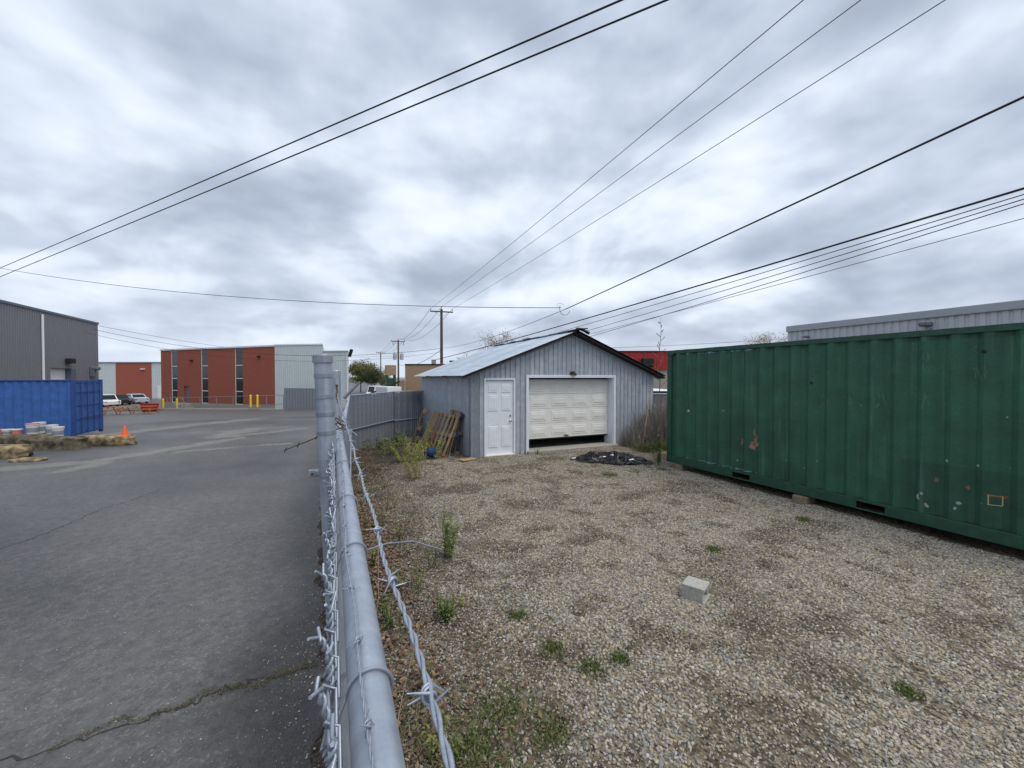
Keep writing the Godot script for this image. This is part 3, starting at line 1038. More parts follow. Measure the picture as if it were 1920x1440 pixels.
func near_fence() -> void:
	var g := thing("chain_link_fence", "galvanised chain-link fence with grey slats and a pale pipe top rail", "fence", W(0, 0, 0))
	# top rail
	var rl := MB.new()
	rl.tube(pv([W(0.033, 1.77, -2.2), W(0.033, 1.77, 0.4), W(0.031, 1.768, 1.6), W(0.03, 1.765, 2.96)]), pf([0.021]), 28)
	part("top_rail", rl.mesh(), M.galv_pipe, g)
	# woven wire
	var wm := MB.new()
	var n := 70
	for k in range(-24, 59):
		var d0 := 0.03 + k * 0.05
		var pts := PackedVector3Array()
		var lo := 62 if k < 4 else 0
		for j in range(lo, n + 1):
			var y := 0.03 + j * 0.025
			var sg := 1.0 if j % 2 == 0 else -1.0
			var jt := 0.002 * sin(k * 3.1 + j * 1.7)
			pts.append(W(-0.004 + 0.0065 * sg + jt, y - 0.004, d0 + 0.0255 * sg * 0.8))
			pts.append(W(-0.004 - 0.0065 * sg + jt, y + 0.004, d0 + 0.0255 * sg * 0.8))
		wm.tube(pts, pf([0.0019]), 4, false)
	wm.col = Color.WHITE
	var mesh_part := part("wire_mesh", wm.mesh(), M.galv_wire, g)
	mesh_part.set_meta("kind", "stuff")
	# twisted ends standing up along the top
	for k in range(-8, 58):
		var m := MB.new()
		var dd := 0.055 + k * 0.05
		var lean := rng.randf_range(-0.012, 0.004)
		var ln := rng.randf_range(-0.01, 0.01)
		var base := W(-0.004, 1.772, dd)
		var tip := W(lean - 0.004, 1.772 + rng.randf_range(0.026, 0.038), dd + ln)
		for q in 2:
			var p := helix(base, tip, 0.0026, 1.6, PI * q + k, 12)
			var e := p[p.size() - 1]
			var s := 1.0 if q == 0 else -1.0
			var o := Vector3(rng.randf_range(-0.016, 0.002) if q == 0 else rng.randf_range(-0.006, 0.008), rng.randf_range(0.004, 0.016), s * rng.randf_range(0.006, 0.016))
			p.append(e + o * 0.5)
			p.append(e + o)
			p.insert(0, base + W(0.0, -0.026, -0.02 * s))
			m.tube(p, pf([0.002]), 5)
		part("twisted_end", m.mesh(), M.galv_wire, g)
	# slats woven through
	var sm := boxm(Vector3(0.003, 1.65, 0.042), 0.001)
	for k in 70:
		part("slat", sm, [M.slat2, M.slat, M.slat2][k % 3], g, T(W(-0.002 + 0.0015 * sin(k * 2.0), 0.862 + 0.012 * sin(k * 1.3), -0.6 + k * 0.05), 0.06 * sin(k * 1.9)))
	# tie wires round the rail
	for q in [[0.44, 0.1], [0.79, 0.35], [1.13, -0.2], [1.6, 0.2], [2.2, -0.1]]:
		var t := MB.new()
		var p := PackedVector3Array()
		p.append(W(-0.004, 1.745, q[0] - 0.01))
		for j in 17:
			var an := PI * 1.02 - j / 16.0 * PI * 1.35
			p.append(W(0.033 + 0.0238 * cos(an), 1.77 + 0.0238 * sin(an), q[0] + q[1] * 0.03 * j / 16.0))
		t.tube(p, pf([0.0021]), 6)
		part("tie_wire", t.mesh(), M.galv_dull, g)
	var lw := MB.new()
	lw.tube(pv([W(0.055, 1.76, 0.83), W(0.1, 1.755, 0.86), W(0.16, 1.735, 0.9), W(0.225, 1.70, 0.915)]), pf([0.0022, 0.002, 0.002, 0.0014]), 5)
	part("wire_end", lw.mesh(), M.galv_dull, g)
	# tall capped post, leaning a little
	var ps := Node3D.new()
	ps.name = "gate_post"
	g.add_child(ps)
	ps.position = W(0.04, 0, 1.9)
	ps.rotation.z = 0.036
	var pm := MB.new()
	pm.lathe(T(Vector3.ZERO), [Vector2(0.0355, -0.1), Vector2(0.0355, 2.17)], 32)
	part("post_tube", pm.mesh(), M.galv_pipe, ps)
	var cp := MB.new()
	cp.lathe(T(Vector3(0, 2.165, 0)), [Vector2(0.036, 0.0), Vector2(0.0405, 0.0), Vector2(0.0405, 0.03), Vector2(0.038, 0.035), Vector2(0.018, 0.039), Vector2(0, 0.04)], 32)
	part("post_cap", cp.mesh(), M.galv_dull, ps)
	for y: float in [2.11, 2.02, 1.945, 1.865]:
		band(ps, y, 0.0355, 0.016, M.galv_dull, Vector3.ZERO)
	band(ps, 1.695, 0.0355, 0.03, M.galv_dull, Vector3.ZERO, -1.0)
	band(ps, 1.415, 0.0355, 0.02, M.galv_dull, Vector3.ZERO)
	band(ps, 0.8, 0.0355, 0.03, M.galv_dull, Vector3.ZERO, -1.0)
	# slimmer post behind it, rust weeping from a bolt hole
	var p2 := Node3D.new()
	p2.name = "end_post"
	g.add_child(p2)
	p2.position = W(0.02, 0, 3.06)
	var q2 := MB.new()
	q2.lathe(T(Vector3.ZERO), [Vector2(0.031, -0.1), Vector2(0.031, 2.145), Vector2(0.028, 2.152), Vector2(0, 2.153)], 28)
	part("post_tube", q2.mesh(), M.galv_pipe, p2)
	var rs := MB.new()
	for k in 5:
		rs.box(T(Vector3(0.004 + 0.003 * sin(k * 2.0), 2.03 - k * 0.024, 0.0295), 0.1), Vector3(0.013 - k * 0.0016, 0.03, 0.0045), 0.002)
	part("rust_run", rs.mesh(), M.rust, p2)
	var hl := MB.new()
	hl.lathe(Transform3D(Basis(Vector3.RIGHT, PI / 2), Vector3(0.004, 2.045, 0.029)), [Vector2(0.009, 0), Vector2(0.007, 0.004), Vector2(0, 0.004)], 12)
	part("bolt_hole", hl.mesh(), M.rust_dark, p2)
	# barbed wire above and on the rail
	barbed_wire("barbed_wire", "thick twisted barbed wire strand stretched clear above the pipe rail", [W(0.046, 1.93, -0.4), W(0.047, 1.928, 0.12), W(0.049, 1.911, 0.5), W(0.05, 1.905, 1.3), W(0.045, 1.92, 2.1), W(0.03, 1.965, 3.02)], 0.0013, 0.05, 0.155, 0.62, 0.0108)
	barbed_wire("barbed_wire", "thin barbed wire lying loose along the top of the pipe rail", [W(0.027, 1.796, -0.4), W(0.026, 1.796, 0.4), W(0.019, 1.795, 0.8), W(0.026, 1.796, 1.3), W(0.03, 1.797, 2.0), W(0.028, 1.85, 2.7), W(0.02, 1.93, 3.02)], 0.001, 0.036, 0.13, 0.1, 0.010)
	# tangle of cut wire at the end of the rail
	for k in 7:
		var t := MB.new()
		var p := PackedVector3Array()
		var c := W(0.04 + 0.01 * sin(k), 1.83 + 0.02 * cos(k * 2.1), 2.25 + 0.06 * k)
		for j in 12:
			var an := j * 0.62 + k
			p.append(c + Vector3(0.028 * sin(an) + 0.004 * j * sin(k * 2.0), 0.022 * cos(an * 1.2), 0.012 * j - 0.05))
		t.tube(p, pf([0.0024, 0.0022, 0.002]), 5)
		solo("cut_wire", t.mesh(), M.rust_dark if k % 3 == 0 else M.galv_wire, "curled scrap of cut wire snagged at the end of the pipe rail", "wire", Transform3D(), "wire scraps at the end of the rail")
	var lo := MB.new()
	lo.tube(pv([W(0.06, 1.84, 2.3), W(-0.02, 1.825, 2.22), W(-0.1, 1.80, 2.14), W(-0.2, 1.77, 2.08)]), pf([0.003, 0.003, 0.003, 0.0024]), 5)
	for q in [[-0.075, 1.808, 2.16], [-0.15, 1.785, 2.11], [-0.2, 1.77, 2.08]]:
		lo.tube(pv([W(q[0] - 0.004, q[1] - 0.012, q[2]), W(q[0], q[1], q[2]), W(q[0] + 0.006, q[1] + 0.012, q[2])]), pf([0.0012, 0.0035, 0.0012]), 5)
	solo("loose_wire", lo.mesh(), M.rust_dark, "dark rusty wire poking out past the capped post over the asphalt", "wire")

func slat_run(g: Node3D, a: Vector3, b: Vector3, top0: float, top1: float, bot0: float, bot1: float, m: Array, wdt: float, rails: bool) -> void:
	var along := b - a
	var L := along.length()
	var yaw := atan2(-along.z, along.x)
	var n := int(L / wdt)
	var sm := boxm(Vector3(wdt * 0.93, 1.0, 0.004), 0.0)
	for k in n:
		var t := (k + 0.5) / n
		var tp := lerpf(top0, top1, t) - 0.03 + 0.012 * sin(k * 2.7)
		var bt := lerpf(bot0, bot1, t)
		var p := a.lerp(b, t)
		part("slat", sm, m[k % m.size()], g, Transform3D(Basis(Vector3.UP, yaw + 0.05 * sin(k * 1.7)).scaled_local(Vector3(1, tp - bt, 1)), Vector3(p.x, (tp + bt) / 2, p.z)))
	var r := MB.new()
	r.rod(Vector3(a.x, top0, a.z), Vector3(b.x, top1, b.z), 0.022, 10)
	part("top_rail", r.mesh(), M.galv_pipe, g)
	if rails:
		var off := Vector3(sin(yaw), 0, cos(yaw)) * 0.035
		var r2 := MB.new()
		r2.rod(Vector3(a.x, lerpf(bot0, top0, 0.4), a.z) + off, Vector3(b.x, lerpf(bot1, top1, 0.42), b.z) + off, 0.02, 10)
		part("mid_rail", r2.mesh(), M.galv_pipe, g)
	var np := maxi(1, int(round(L / 2.6)))
	for k in np + 1:
		var t := float(k) / np
		var p := a.lerp(b, t)
		var q := MB.new()
		q.rod(Vector3(p.x, lerpf(bot0, bot1, t) - 0.1, p.z), Vector3(p.x, lerpf(top0, top1, t) + 0.02, p.z), 0.03, 12)
		part("post", q.mesh(), M.galv_dull, g)
	# woven wire on the yard face
	var wm := MB.new()
	var nn := Vector3(sin(yaw), 0, cos(yaw)) * 0.008
	var cnt := int(L / 0.11)
	for s: float in [-1.0, 1.0]:
		for k in range(-12, cnt + 12):
			var t0 := k * 0.11 / L
			var t1 := t0 + s * 1.7 / L
			var ya := 0.0
			var yb := 1.0
			var c0 := clampf(t0, 0.0, 1.0)
			var c1 := clampf(t1, 0.0, 1.0)
			if absf(c1 - c0) < 0.001:
				continue
			ya = (c0 - t0) / (t1 - t0)
			yb = (c1 - t0) / (t1 - t0)
			var p0 := a.lerp(b, c0) + nn
			var p1 := a.lerp(b, c1) + nn
			wm.rod(Vector3(p0.x, lerpf(lerpf(bot0, bot1, c0), lerpf(top0, top1, c0), ya), p0.z), Vector3(p1.x, lerpf(lerpf(bot0, bot1, c1), lerpf(top0, top1, c1), yb), p1.z), 0.0022, 3)
	var o := part("wire_mesh", wm.mesh(), M.galv_dull, g)
	o.set_meta("kind", "stuff")

func back_fence() -> void:
	var g := thing("slatted_fence", "long chain-link fence filled with grey slats running on from the rusty end post", "fence", Vector3.ZERO)
	slat_run(g, W(0.06, 0, 3.2), W(0.45, 0, 12.84), 1.74, 1.56, -0.02, -0.14, [M.slat2, M.slat, M.slat3], 0.09, true)
	var g2 := thing("slatted_fence", "pale grey slatted fence panel set at an angle with a bent barbed-wire arm", "fence", Vector3.ZERO)
	slat_run(g2, W(0.45, 0, 12.84), W(2.07, 0, 15.4), 1.56, 1.57, -0.14, -0.22, [M.slat2, M.slat2, M.slat], 0.085, true)
	var arm := MB.new()
	arm.tube(pv([W(0.3, 1.5, 12.7), W(0.52, 1.74, 12.8), W(0.75, 1.97, 12.9)]), pf([0.045, 0.042, 0.03]), 4)
	part("barbed_wire_arm", arm.mesh(), M.slat3, g2)
	var g3 := thing("slatted_fence", "dark grey slatted fence panel meeting the garage side wall behind the pallets", "fence", Vector3.ZERO)
	slat_run(g3, W(2.07, 0, 15.4), W(3.26, 0, 15.98), 1.57, 1.57, -0.22, -0.24, [M.slat3, M.slat3, M.slat], 0.085, true)

# ---------- across the lot ----------
func rock(label: String, at: Vector3, s: Vector3, yaw: float, sd: int, m: Material) -> void:
	var f := noise(1.0, sd, 3)
	var b := MB.new()
	var nu := 22
	var nv := 12
	for j in nv + 1:
		var th := PI * j / nv
		for i in nu + 1:
			var ph := TAU * i / nu
			var p := Vector3(sin(th) * cos(ph), cos(th), sin(th) * sin(ph))
			var q := Vector3(signf(p.x) * pow(absf(p.x), 0.4), signf(p.y) * pow(absf(p.y), 0.45), signf(p.z) * pow(absf(p.z), 0.4))
			var k := 1.0 + 0.22 * f.get_noise_3d(p.x * 1.7, p.y * 1.7, p.z * 1.7) + 0.07 * f.get_noise_3d(p.x * 6, p.y * 6, p.z * 6)
			b.vert(Vector3(q.x * s.x, q.y * s.y, q.z * s.z) * 0.5 * k, p)
	for j in nv:
		for i in nu:
			var a := j * (nu + 1) + i
			b.ix.append_array(PackedInt32Array([a, a + 1, a + nu + 1, a + 1, a + nu + 2, a + nu + 1]))
	var st := SurfaceTool.new()
	st.create_from(b.mesh(), 0)
	st.generate_normals()
	solo("boulder", st.commit(), m, label, "boulder", T(at, yaw), "boulders edging the lot")

func pail(label: String, at: Vector3, r: float, h: float, m: Material, lid: Material, handle := true) -> void:
	var g := thing("pail", label, "pail", at, 0.0, "paint pails on the boulders")
	var b := MB.new()
	b.lathe(T(Vector3.ZERO), [Vector2(0, 0), Vector2(r * 0.86, 0), Vector2(r * 0.97, h * 0.84), Vector2(r * 1.05, h * 0.85), Vector2(r * 1.05, h * 0.9), Vector2(r * 0.99, h * 0.91), Vector2(r, h)], 20)
	part("bucket", b.mesh(), m, g)
	var l := MB.new()
	l.lathe(T(Vector3(0, h, 0)), [Vector2(r * 0.9, -0.02), Vector2(r * 1.04, -0.02), Vector2(r * 1.04, 0.012), Vector2(r * 0.9, 0.014), Vector2(0, 0.008)], 20)
	part("lid", l.mesh(), lid, g)
	var lb := MB.new()
	lb.lathe(T(Vector3(0, h * 0.2, 0)), [Vector2(r * 0.905, 0.0), Vector2(r * 0.955, h * 0.42)], 20)
	part("paper_label", lb.mesh(), M.slat2 if handle else M.plastic_pink, g)

func car(called: String, label: String, at: Vector3, yaw: float, paint: Material, hgt := 1.5, L := 4.5, van := false) -> void:
	var g := thing(called, label, "car", at, yaw, "parked cars")
	var w := 1.75
	var prof := [Vector2(-L / 2, 0.3), Vector2(-L / 2, 0.72), Vector2(-L * 0.46, 0.86), Vector2(-L * 0.25, 0.92), Vector2(-L * 0.1, hgt), Vector2(L * 0.28, hgt), Vector2(L * 0.44, 0.98), Vector2(L / 2, 0.9), Vector2(L / 2, 0.3)]
	if van:
		prof = [Vector2(-L / 2, 0.35), Vector2(-L / 2, 0.85), Vector2(-L * 0.42, 1.0), Vector2(-L * 0.33, hgt * 0.97), Vector2(-L * 0.28, hgt), Vector2(L * 0.48, hgt), Vector2(L / 2, hgt * 0.95), Vector2(L / 2, 0.35)]
	var b := MB.new()
	for s: float in [-1.0, 1.0]:
		for k in prof.size():
			var p: Vector2 = prof[k]
			var q: Vector2 = prof[(k + 1) % prof.size()]
			b.tri(Vector3(0, 0.7, s * w / 2), Vector3(p.x, p.y, s * w / 2 * (0.88 if p.y > 1.2 else 1.0)), Vector3(q.x, q.y, s * w / 2 * (0.88 if q.y > 1.2 else 1.0)), Vector3(0, 0, s))
	for k in prof.size():
		var p: Vector2 = prof[k]
		var q: Vector2 = prof[(k + 1) % prof.size()]
		var wp := w / 2 * (0.88 if p.y > 1.2 else 1.0)
		var wq := w / 2 * (0.88 if q.y > 1.2 else 1.0)
		var mid := Vector3((p.x + q.x) / 2, (p.y + q.y) / 2 - 0.7, 0)
		b.quad(Vector3(p.x, p.y, -wp), Vector3(q.x, q.y, -wq), Vector3(q.x, q.y, wq), Vector3(p.x, p.y, wp), mid)
	part("body", b.mesh(), paint, g)
	for s: float in [-1.0, 1.0]:
		var gl := MB.new()
		if van:
			gl.box(T(Vector3(-L * 0.2, hgt * 0.78, s * 0.8)), Vector3(L * 0.2, 0.45, 0.06), 0.02)
		else:
			gl.box(T(Vector3(L * 0.09, hgt - 0.3, s * 0.795), 0, s * 0.2), Vector3(L * 0.36, 0.34, 0.05), 0.03)
		part("side_window", gl.mesh(), M.glass_dark, g)
		for x: float in [-L * 0.31, L * 0.31]:
			var wl := MB.new()
			wl.lathe(Transform3D(Basis(Vector3.RIGHT, PI / 2 * s), Vector3(x, 0.32, s * 0.68)), [Vector2(0.32, 0), Vector2(0.32, 0.2), Vector2(0.24, 0.215), Vector2(0, 0.2)], 18)
			var wo := part("wheel", wl.mesh(), M.rubber, g)
			var ri := MB.new()
			ri.lathe(Transform3D(Basis(Vector3.RIGHT, PI / 2 * s), Vector3(x, 0.32, s * 0.885)), [Vector2(0.2, 0), Vector2(0.17, 0.012), Vector2(0, 0.006)], 14)
			part("rim", ri.mesh(), M.steel_knob, wo)
	var ws := MB.new()
	if van:
		ws.quad(Vector3(-L * 0.415, 1.05, -0.72), Vector3(-L * 0.335, hgt * 0.95, -0.66), Vector3(-L * 0.335, hgt * 0.95, 0.66), Vector3(-L * 0.415, 1.05, 0.72), Vector3.LEFT)
	else:
		ws.quad(Vector3(-L * 0.245, 0.96, -0.74), Vector3(-L * 0.108, hgt - 0.05, -0.68), Vector3(-L * 0.108, hgt - 0.05, 0.68), Vector3(-L * 0.245, 0.96, 0.74), Vector3.LEFT)
	part("windscreen", ws.mesh(), M.glass_dark, g, T(Vector3(-0.012, 0.01, 0)))
	for s: float in [-1.0, 1.0]:
		var hl := MB.new()
		hl.box(T(Vector3(-L / 2 + 0.02, 0.68, s * 0.66)), Vector3(0.08, 0.13, 0.3), 0.02)
		part("headlight", hl.mesh(), M.insulator, g)

func far_left() -> void:
	# blue container, doors towards the lot
	var g := thing("shipping_container", "bright blue shipping container with its double doors facing the open lot", "container", W(-10.5, -0.58, 24.2))
	var L := 6.06
	var H := 2.59
	var Wd := 2.44
	var sd := MB.new()
	sd.sheet(Vector3(-L, 0, -0.02), Vector3.RIGHT, Vector3.BACK, trapez(L, 0.278, 0.036), func(_u: float) -> float: return 0.14, func(_u: float) -> float: return H - 0.06)
	part("side_panel", sd.mesh(), M.blue_paint, g)
	var rl := MB.new()
	rl.bx(-L + 0.1, -0.1, 0, 0.14, -0.06, 0, 0.01)
	rl.bx(-L + 0.1, -0.1, H - 0.07, H, -0.07, 0.004, 0.01)
	part("side_rail", rl.mesh(), M.blue_bar, g)
	for x: float in [-0.07, -L + 0.07]:
		for z: float in [-0.075, -Wd + 0.075]:
			var p := MB.new()
			p.box(T(Vector3(x, H / 2, z)), Vector3(0.13, H, 0.15), 0.012)
			part("corner_post", p.mesh(), M.blue_bar, g)
	var bd := MB.new()
	bd.bx(-L + 0.03, -0.06, 0.1, H - 0.03, -Wd + 0.03, -0.08)
	part("inner_box", bd.mesh(), M.blue_bar, g)
	for k in 2:
		var z0 := -0.15 - k * 1.07
		var dr := MB.new()
		dr.bx(-0.05, -0.005, 0.16, H - 0.12, z0 - 1.06, z0 - 0.01, 0.008)
		var door := part("door", dr.mesh(), M.blue_paint, g)
		for y: float in [0.16, 0.78, 1.4, 2.0, H - 0.14]:
			var hb := MB.new()
			hb.bx(-0.005, 0.02, y - 0.03, y + 0.03, z0 - 1.05, z0 - 0.02, 0.005)
			part("cross_bar", hb.mesh(), M.blue_bar, door)
		for zz in [z0 - 0.28, z0 - 0.8]:
			var lr := MB.new()
			lr.rod(Vector3(0.045, 0.1, zz), Vector3(0.045, H - 0.08, zz), 0.02, 10)
			var rod := part("lock_rod", lr.mesh(), M.blue_bar, door)
			var hd := MB.new()
			hd.box(T(Vector3(0.07, 0.85, zz - 0.1)), Vector3(0.02, 0.04, 0.3), 0.006)
			part("lock_handle", hd.mesh(), M.rust_dark, rod)
	# boulders, pails, cone
	rock("long flat sandstone boulder beside the orange traffic cone", W(-8.3, -0.42, 21.1), Vector3(2.3, 0.44, 0.6), -0.42, 3, M.rock)
	rock("dark mossy boulder below the paint pails", W(-9.5, -0.38, 20.6), Vector3(2.2, 0.55, 0.7), -0.42, 5, M.rock_dark)
	rock("grey flat boulder carrying the paint pails", W(-11.0, -0.36, 21.9), Vector3(2.6, 0.52, 0.8), -0.42, 7, M.rock_dark)
	rock("tan rounded boulder in front of the dark boulder", W(-9.9, -0.32, 18.6), Vector3(1.7, 0.46, 0.6), -0.36, 9, M.rock)
	rock("low broken slab of stone lying on the asphalt", W(-8.55, -0.44, 17.2), Vector3(0.95, 0.14, 0.4), -0.42, 11, M.rock)
	pail("open white pail standing at the end of the row of pails", W(-9.75, -0.19, 21.35), 0.17, 0.37, M.plastic_white, M.plastic_white)
	pail("white pail with a red lid and a printed label", W(-10.75, -0.12, 21.95), 0.18, 0.42, M.plastic_white, M.plastic_pink)
	pail("white pail behind the red-lidded pail", W(-10.75, -0.12, 22.35), 0.18, 0.42, M.plastic_white, M.plastic_white)
	pail("white pail between the red-lidded pail and the open pail", W(-10.1, -0.13, 21.75), 0.17, 0.36, M.plastic_white, M.plastic_white)
	pail("low red tub beside the white pails", W(-11.25, -0.12, 22.1), 0.15, 0.2, M.plastic_pink, M.plastic_white, false)
	pail("low white tub with a dark label", W(-11.55, -0.12, 22.2), 0.16, 0.2, M.plastic_white, M.plastic_white)
	pail("low pink tub at the far end of the row of pails", W(-11.9, -0.12, 22.4), 0.15, 0.19, M.plastic_pink, M.plastic_pink, false)
	var cn := thing("traffic_cone", "small orange traffic cone at the end of the sandstone boulder", "traffic cone", W(-7.55, -0.22, 20.75))
	var cb := MB.new()
	cb.lathe(T(Vector3(0, 0.02, 0)), [Vector2(0.11, 0), Vector2(0.105, 0.02), Vector2(0.028, 0.38), Vector2(0.02, 0.39), Vector2(0, 0.39)], 18)
	part("cone", cb.mesh(), M.orange, cn)
	part("base", boxm(Vector3(0.3, 0.03, 0.3), 0.008), M.orange, cn, T(Vector3(0, 0.012, 0)))
	# grey metal hall
	var h := thing("metal_hall", "tall dark grey ribbed metal hall with a white dock door", "building", W(-24, 0, 60))
	var wall := MB.new()
	var V := [[0.0, 0.0], [0.15, 0.0], [0.17, -0.04], [0.28, -0.04]]
	var cut := func(u: float) -> float: return 3.0 if u > 4.3 and u < 8.4 else -2.2
	wall.sheet(Vector3.ZERO, Vector3.BACK, Vector3.RIGHT, ribs(0, 32, 0.3, V, [4.3, 8.4]), cut, func(_u: float) -> float: return 8.1)
	part("ribbed_wall", wall.mesh(), M.grey_metal, h)
	var body := MB.new()
	body.bx(-24, -0.7, -2.2, 8.0, 0.05, 32)
	body.bx(-0.75, -0.06, 3.02, 8.0, 0.05, 32)
	part("hall_body", body.mesh(), M.grey_metal, h)
	var tr := MB.new()
	tr.bx(-24, 0.08, 8.06, 8.28, -0.08, 32, 0.02)
	part("roof_trim", tr.mesh(), M.slat3, h)
	for k in 4:
		var s := MB.new()
		s.bx(-0.5, -0.42, 3.0 - (k + 1) * 1.2, 3.0 - k * 1.2 - 0.02, 5.2, 8.4, 0.01)
		part("dock_door_panel", s.mesh(), M.frame_white, h)
	var ds := MB.new()
	ds.bx(-0.6, 0.0, -2.2, 3.0, 4.3, 5.15)
	part("door_jamb", ds.mesh(), M.slat3, h)
	var pp := MB.new()
	pp.rod(Vector3(0.1, -2.0, 9.6), Vector3(0.1, 7.8, 9.6), 0.09, 10)
	part("downpipe", pp.mesh(), M.frame_white, h)
	var lm := MB.new()
	lm.box(T(Vector3(0.3, 3.75, 5.9)), Vector3(0.5, 0.5, 0.8), 0.06)
	part("wall_lamp", lm.mesh(), M.dark, h)
	var vh := MB.new()
	vh.bx(0.0, 0.4, 2.2, 3.0, 1.4, 1.9, 0.05)
	vh.bx(0.0, 0.7, 2.9, 3.3, 1.2, 1.9, 0.1)
	part("vent_hood", vh.mesh(), M.slat3, h)
	# brick building with a white metal wing
	var bb := thing("brick_building", "red brick building with dark strip windows and a white metal wing", "building", W(-21.35, 0, 69.29))
	var ex := Vector3(15.12, 0, 15.0).normalized()
	var fr := Transform3D(Basis(ex, Vector3.UP, ex.cross(Vector3.UP)), Vector3.ZERO)
	var len := 21.3
	var strips := [[2.25, 3.45], [8.3, 9.6], [14.6, 15.95]]
	var x0 := 0.0
	for s in strips + [[len, len]]:
		var m := MB.new()
		if s[0] < 12.0 and s[0] > 5.0:
			m.bx(x0, 4.75, -1.2, 5.75, -0.4, 0.0)
			m.bx(4.75, 5.75, 1.0, 5.75, -0.4, 0.0)
			m.bx(5.75, s[0], -1.2, 5.75, -0.4, 0.0)
		else:
			m.bx(x0, s[0], -1.2, 5.75, -0.4, 0.0)
		part("brick_wall", m.mesh(), M.brick, bb, fr)
		x0 = s[1]
	var inn := MB.new()
	inn.prism([Vector2(0.1, -0.5), Vector2(len - 0.1, -0.5), Vector2(len - 6.6, -6.9), Vector2(0.1, -6.9)], -2.4, 5.7)
	part("building_core", inn.mesh(), M.brick, bb, fr)
	var sides := MB.new()
	sides.bx(-0.02, 0.1, -2.4, 5.74, -6.9, -0.42)
	part("brick_wall", sides.mesh(), M.brick, bb, fr)
	var fd := MB.new()
	fd.bx(-0.05, len + 0.02, -2.6, -1.2, -0.3, 0.05)
	part("foundation", fd.mesh(), M.concrete, bb, fr)
	var cap := MB.new()
	cap.prism([Vector2(-0.1, 0.08), Vector2(len + 0.02, 0.08), Vector2(len - 6.5, -6.9), Vector2(-0.1, -6.9)], 5.75, 5.93)
	part("roof_trim", cap.mesh(), M.frame_white, bb, fr)
	for s in strips:
		var ys := [-1.2, 0.38, 1.98, 3.6, 5.72]
		for k in 4:
			var w := MB.new()
			w.bx(s[0] + 0.08, s[1], ys[k] + 0.06, ys[k + 1], -0.12, -0.05)
			var win := part("window", w.mesh(), M.glass_dark, bb, fr)
			var wf := MB.new()
			wf.bx(s[0], s[1], ys[k] - 0.03, ys[k] + 0.06, -0.12, -0.02)
			wf.bx(s[0], s[0] + 0.08, ys[k] + 0.06, ys[k + 1] - 0.03, -0.12, -0.02)
			part("window_frame", wf.mesh(), M.frame_white, win)
	var dr := MB.new()
	dr.bx(4.82, 5.68, -1.15, 0.95, -0.2, -0.14)
	part("door", dr.mesh(), M.slat3, bb, fr)
	for q in [[6.3, 4.2], [18.6, 4.5]]:
		var l := MB.new()
		l.bx(q[0], q[0] + 0.4, q[1], q[1] + 0.22, 0.0, 0.25, 0.05)
		part("wall_lamp", l.mesh(), M.dark, bb, fr)
	var stp := MB.new()
	stp.bx(4.4, 6.4, -2.3, -1.3, 0.06, 1.4)
	stp.bx(6.4, 6.8, -2.3, -1.65, 0.06, 1.4)
	stp.bx(6.8, 7.2, -2.3, -1.95, 0.06, 1.4)
	part("steps", stp.mesh(), M.concrete, bb, fr)
	var hrl := MB.new()
	for q in [[4.4, -0.4], [6.4, -0.4], [7.2, -1.0]]:
		hrl.rod(Vector3(q[0], -2.2, 1.35), Vector3(q[0], q[1], 1.35), 0.03, 6)
	hrl.tube(pv([Vector3(4.4, -0.4, 1.35), Vector3(6.4, -0.4, 1.35), Vector3(7.2, -1.0, 1.35)]), pf([0.03]), 6)
	part("handrail", hrl.mesh(), M.galv_dull, bb, fr)
	var e2 := Vector3(7.83, 0, 5.14).normalized()
	var f2 := Transform3D(Basis(e2, Vector3.UP, e2.cross(Vector3.UP)), Vector3(15.12, 0, 15.0))
	var ww := MB.new()
	ww.sheet(Vector3.ZERO, Vector3.RIGHT, Vector3.BACK, ribs(0.03, 9.4, 0.28, [[0.0, 0.0], [0.14, 0.0], [0.16, -0.035], [0.26, -0.035]], [6.2]), func(_u: float) -> float: return -1.6, func(u: float) -> float: return 5.85 if u < 6.2 else 5.1)
	part("metal_wing_wall", ww.mesh(), M.white_metal, bb, f2)
	var wb := MB.new()
	wb.prism([Vector2(0.03, -0.06), Vector2(6.2, -0.06), Vector2(1.5, -7.2), Vector2(0.03, -7.2)], -1.6, 5.8)
	wb.prism([Vector2(6.2, -0.062), Vector2(9.36, -0.062), Vector2(5.4, -6.1), Vector2(2.3, -6.1)], -1.6, 5.05)
	part("wing_body", wb.mesh(), M.white_metal, bb, f2)
	var we := MB.new()
	we.prism([Vector2(0, 0.05), Vector2(6.25, 0.05), Vector2(1.5, -7.2), Vector2(0, -7.2)], 5.85, 6.0)
	we.prism([Vector2(6.26, 0.1), Vector2(9.5, 0.1), Vector2(5.4, -6.1), Vector2(2.3, -6.1)], 5.1, 5.2)
	part("wing_trim", we.mesh(), M.frame_white, bb, f2)
	var gu := MB.new()
	gu.box(T(Vector3(9.55, 4.9, -0.2), 0, 0, -0.35), Vector3(0.25, 0.9, 0.4), 0.05)
	part("gutter_end", gu.mesh(), M.dark, bb, f2)
	var dp := MB.new()
	dp.rod(Vector3(9.3, -1.6, 0.12), Vector3(9.3, 4.8, 0.12), 0.06, 8)
	part("downpipe", dp.mesh(), M.frame_white, bb, f2)
	# grey slatted panels before the wing
	var sp := thing("slatted_fence", "low grey slatted fence panel before the white metal wing", "fence", Vector3.ZERO)
	slat_run(sp, W(-4.9, 0, 50.6), W(-1.4, 0, 48.8), 0.95, 0.9, -1.5, -1.4, [M.slat2, M.slat], 0.16, false)
	# rail fence along the kerb
	var rf := thing("pipe_rail_fence", "low pipe rail fence in front of the brick building", "fence", Vector3.ZERO)
	var a := W(-22.5, 0, 60.6)
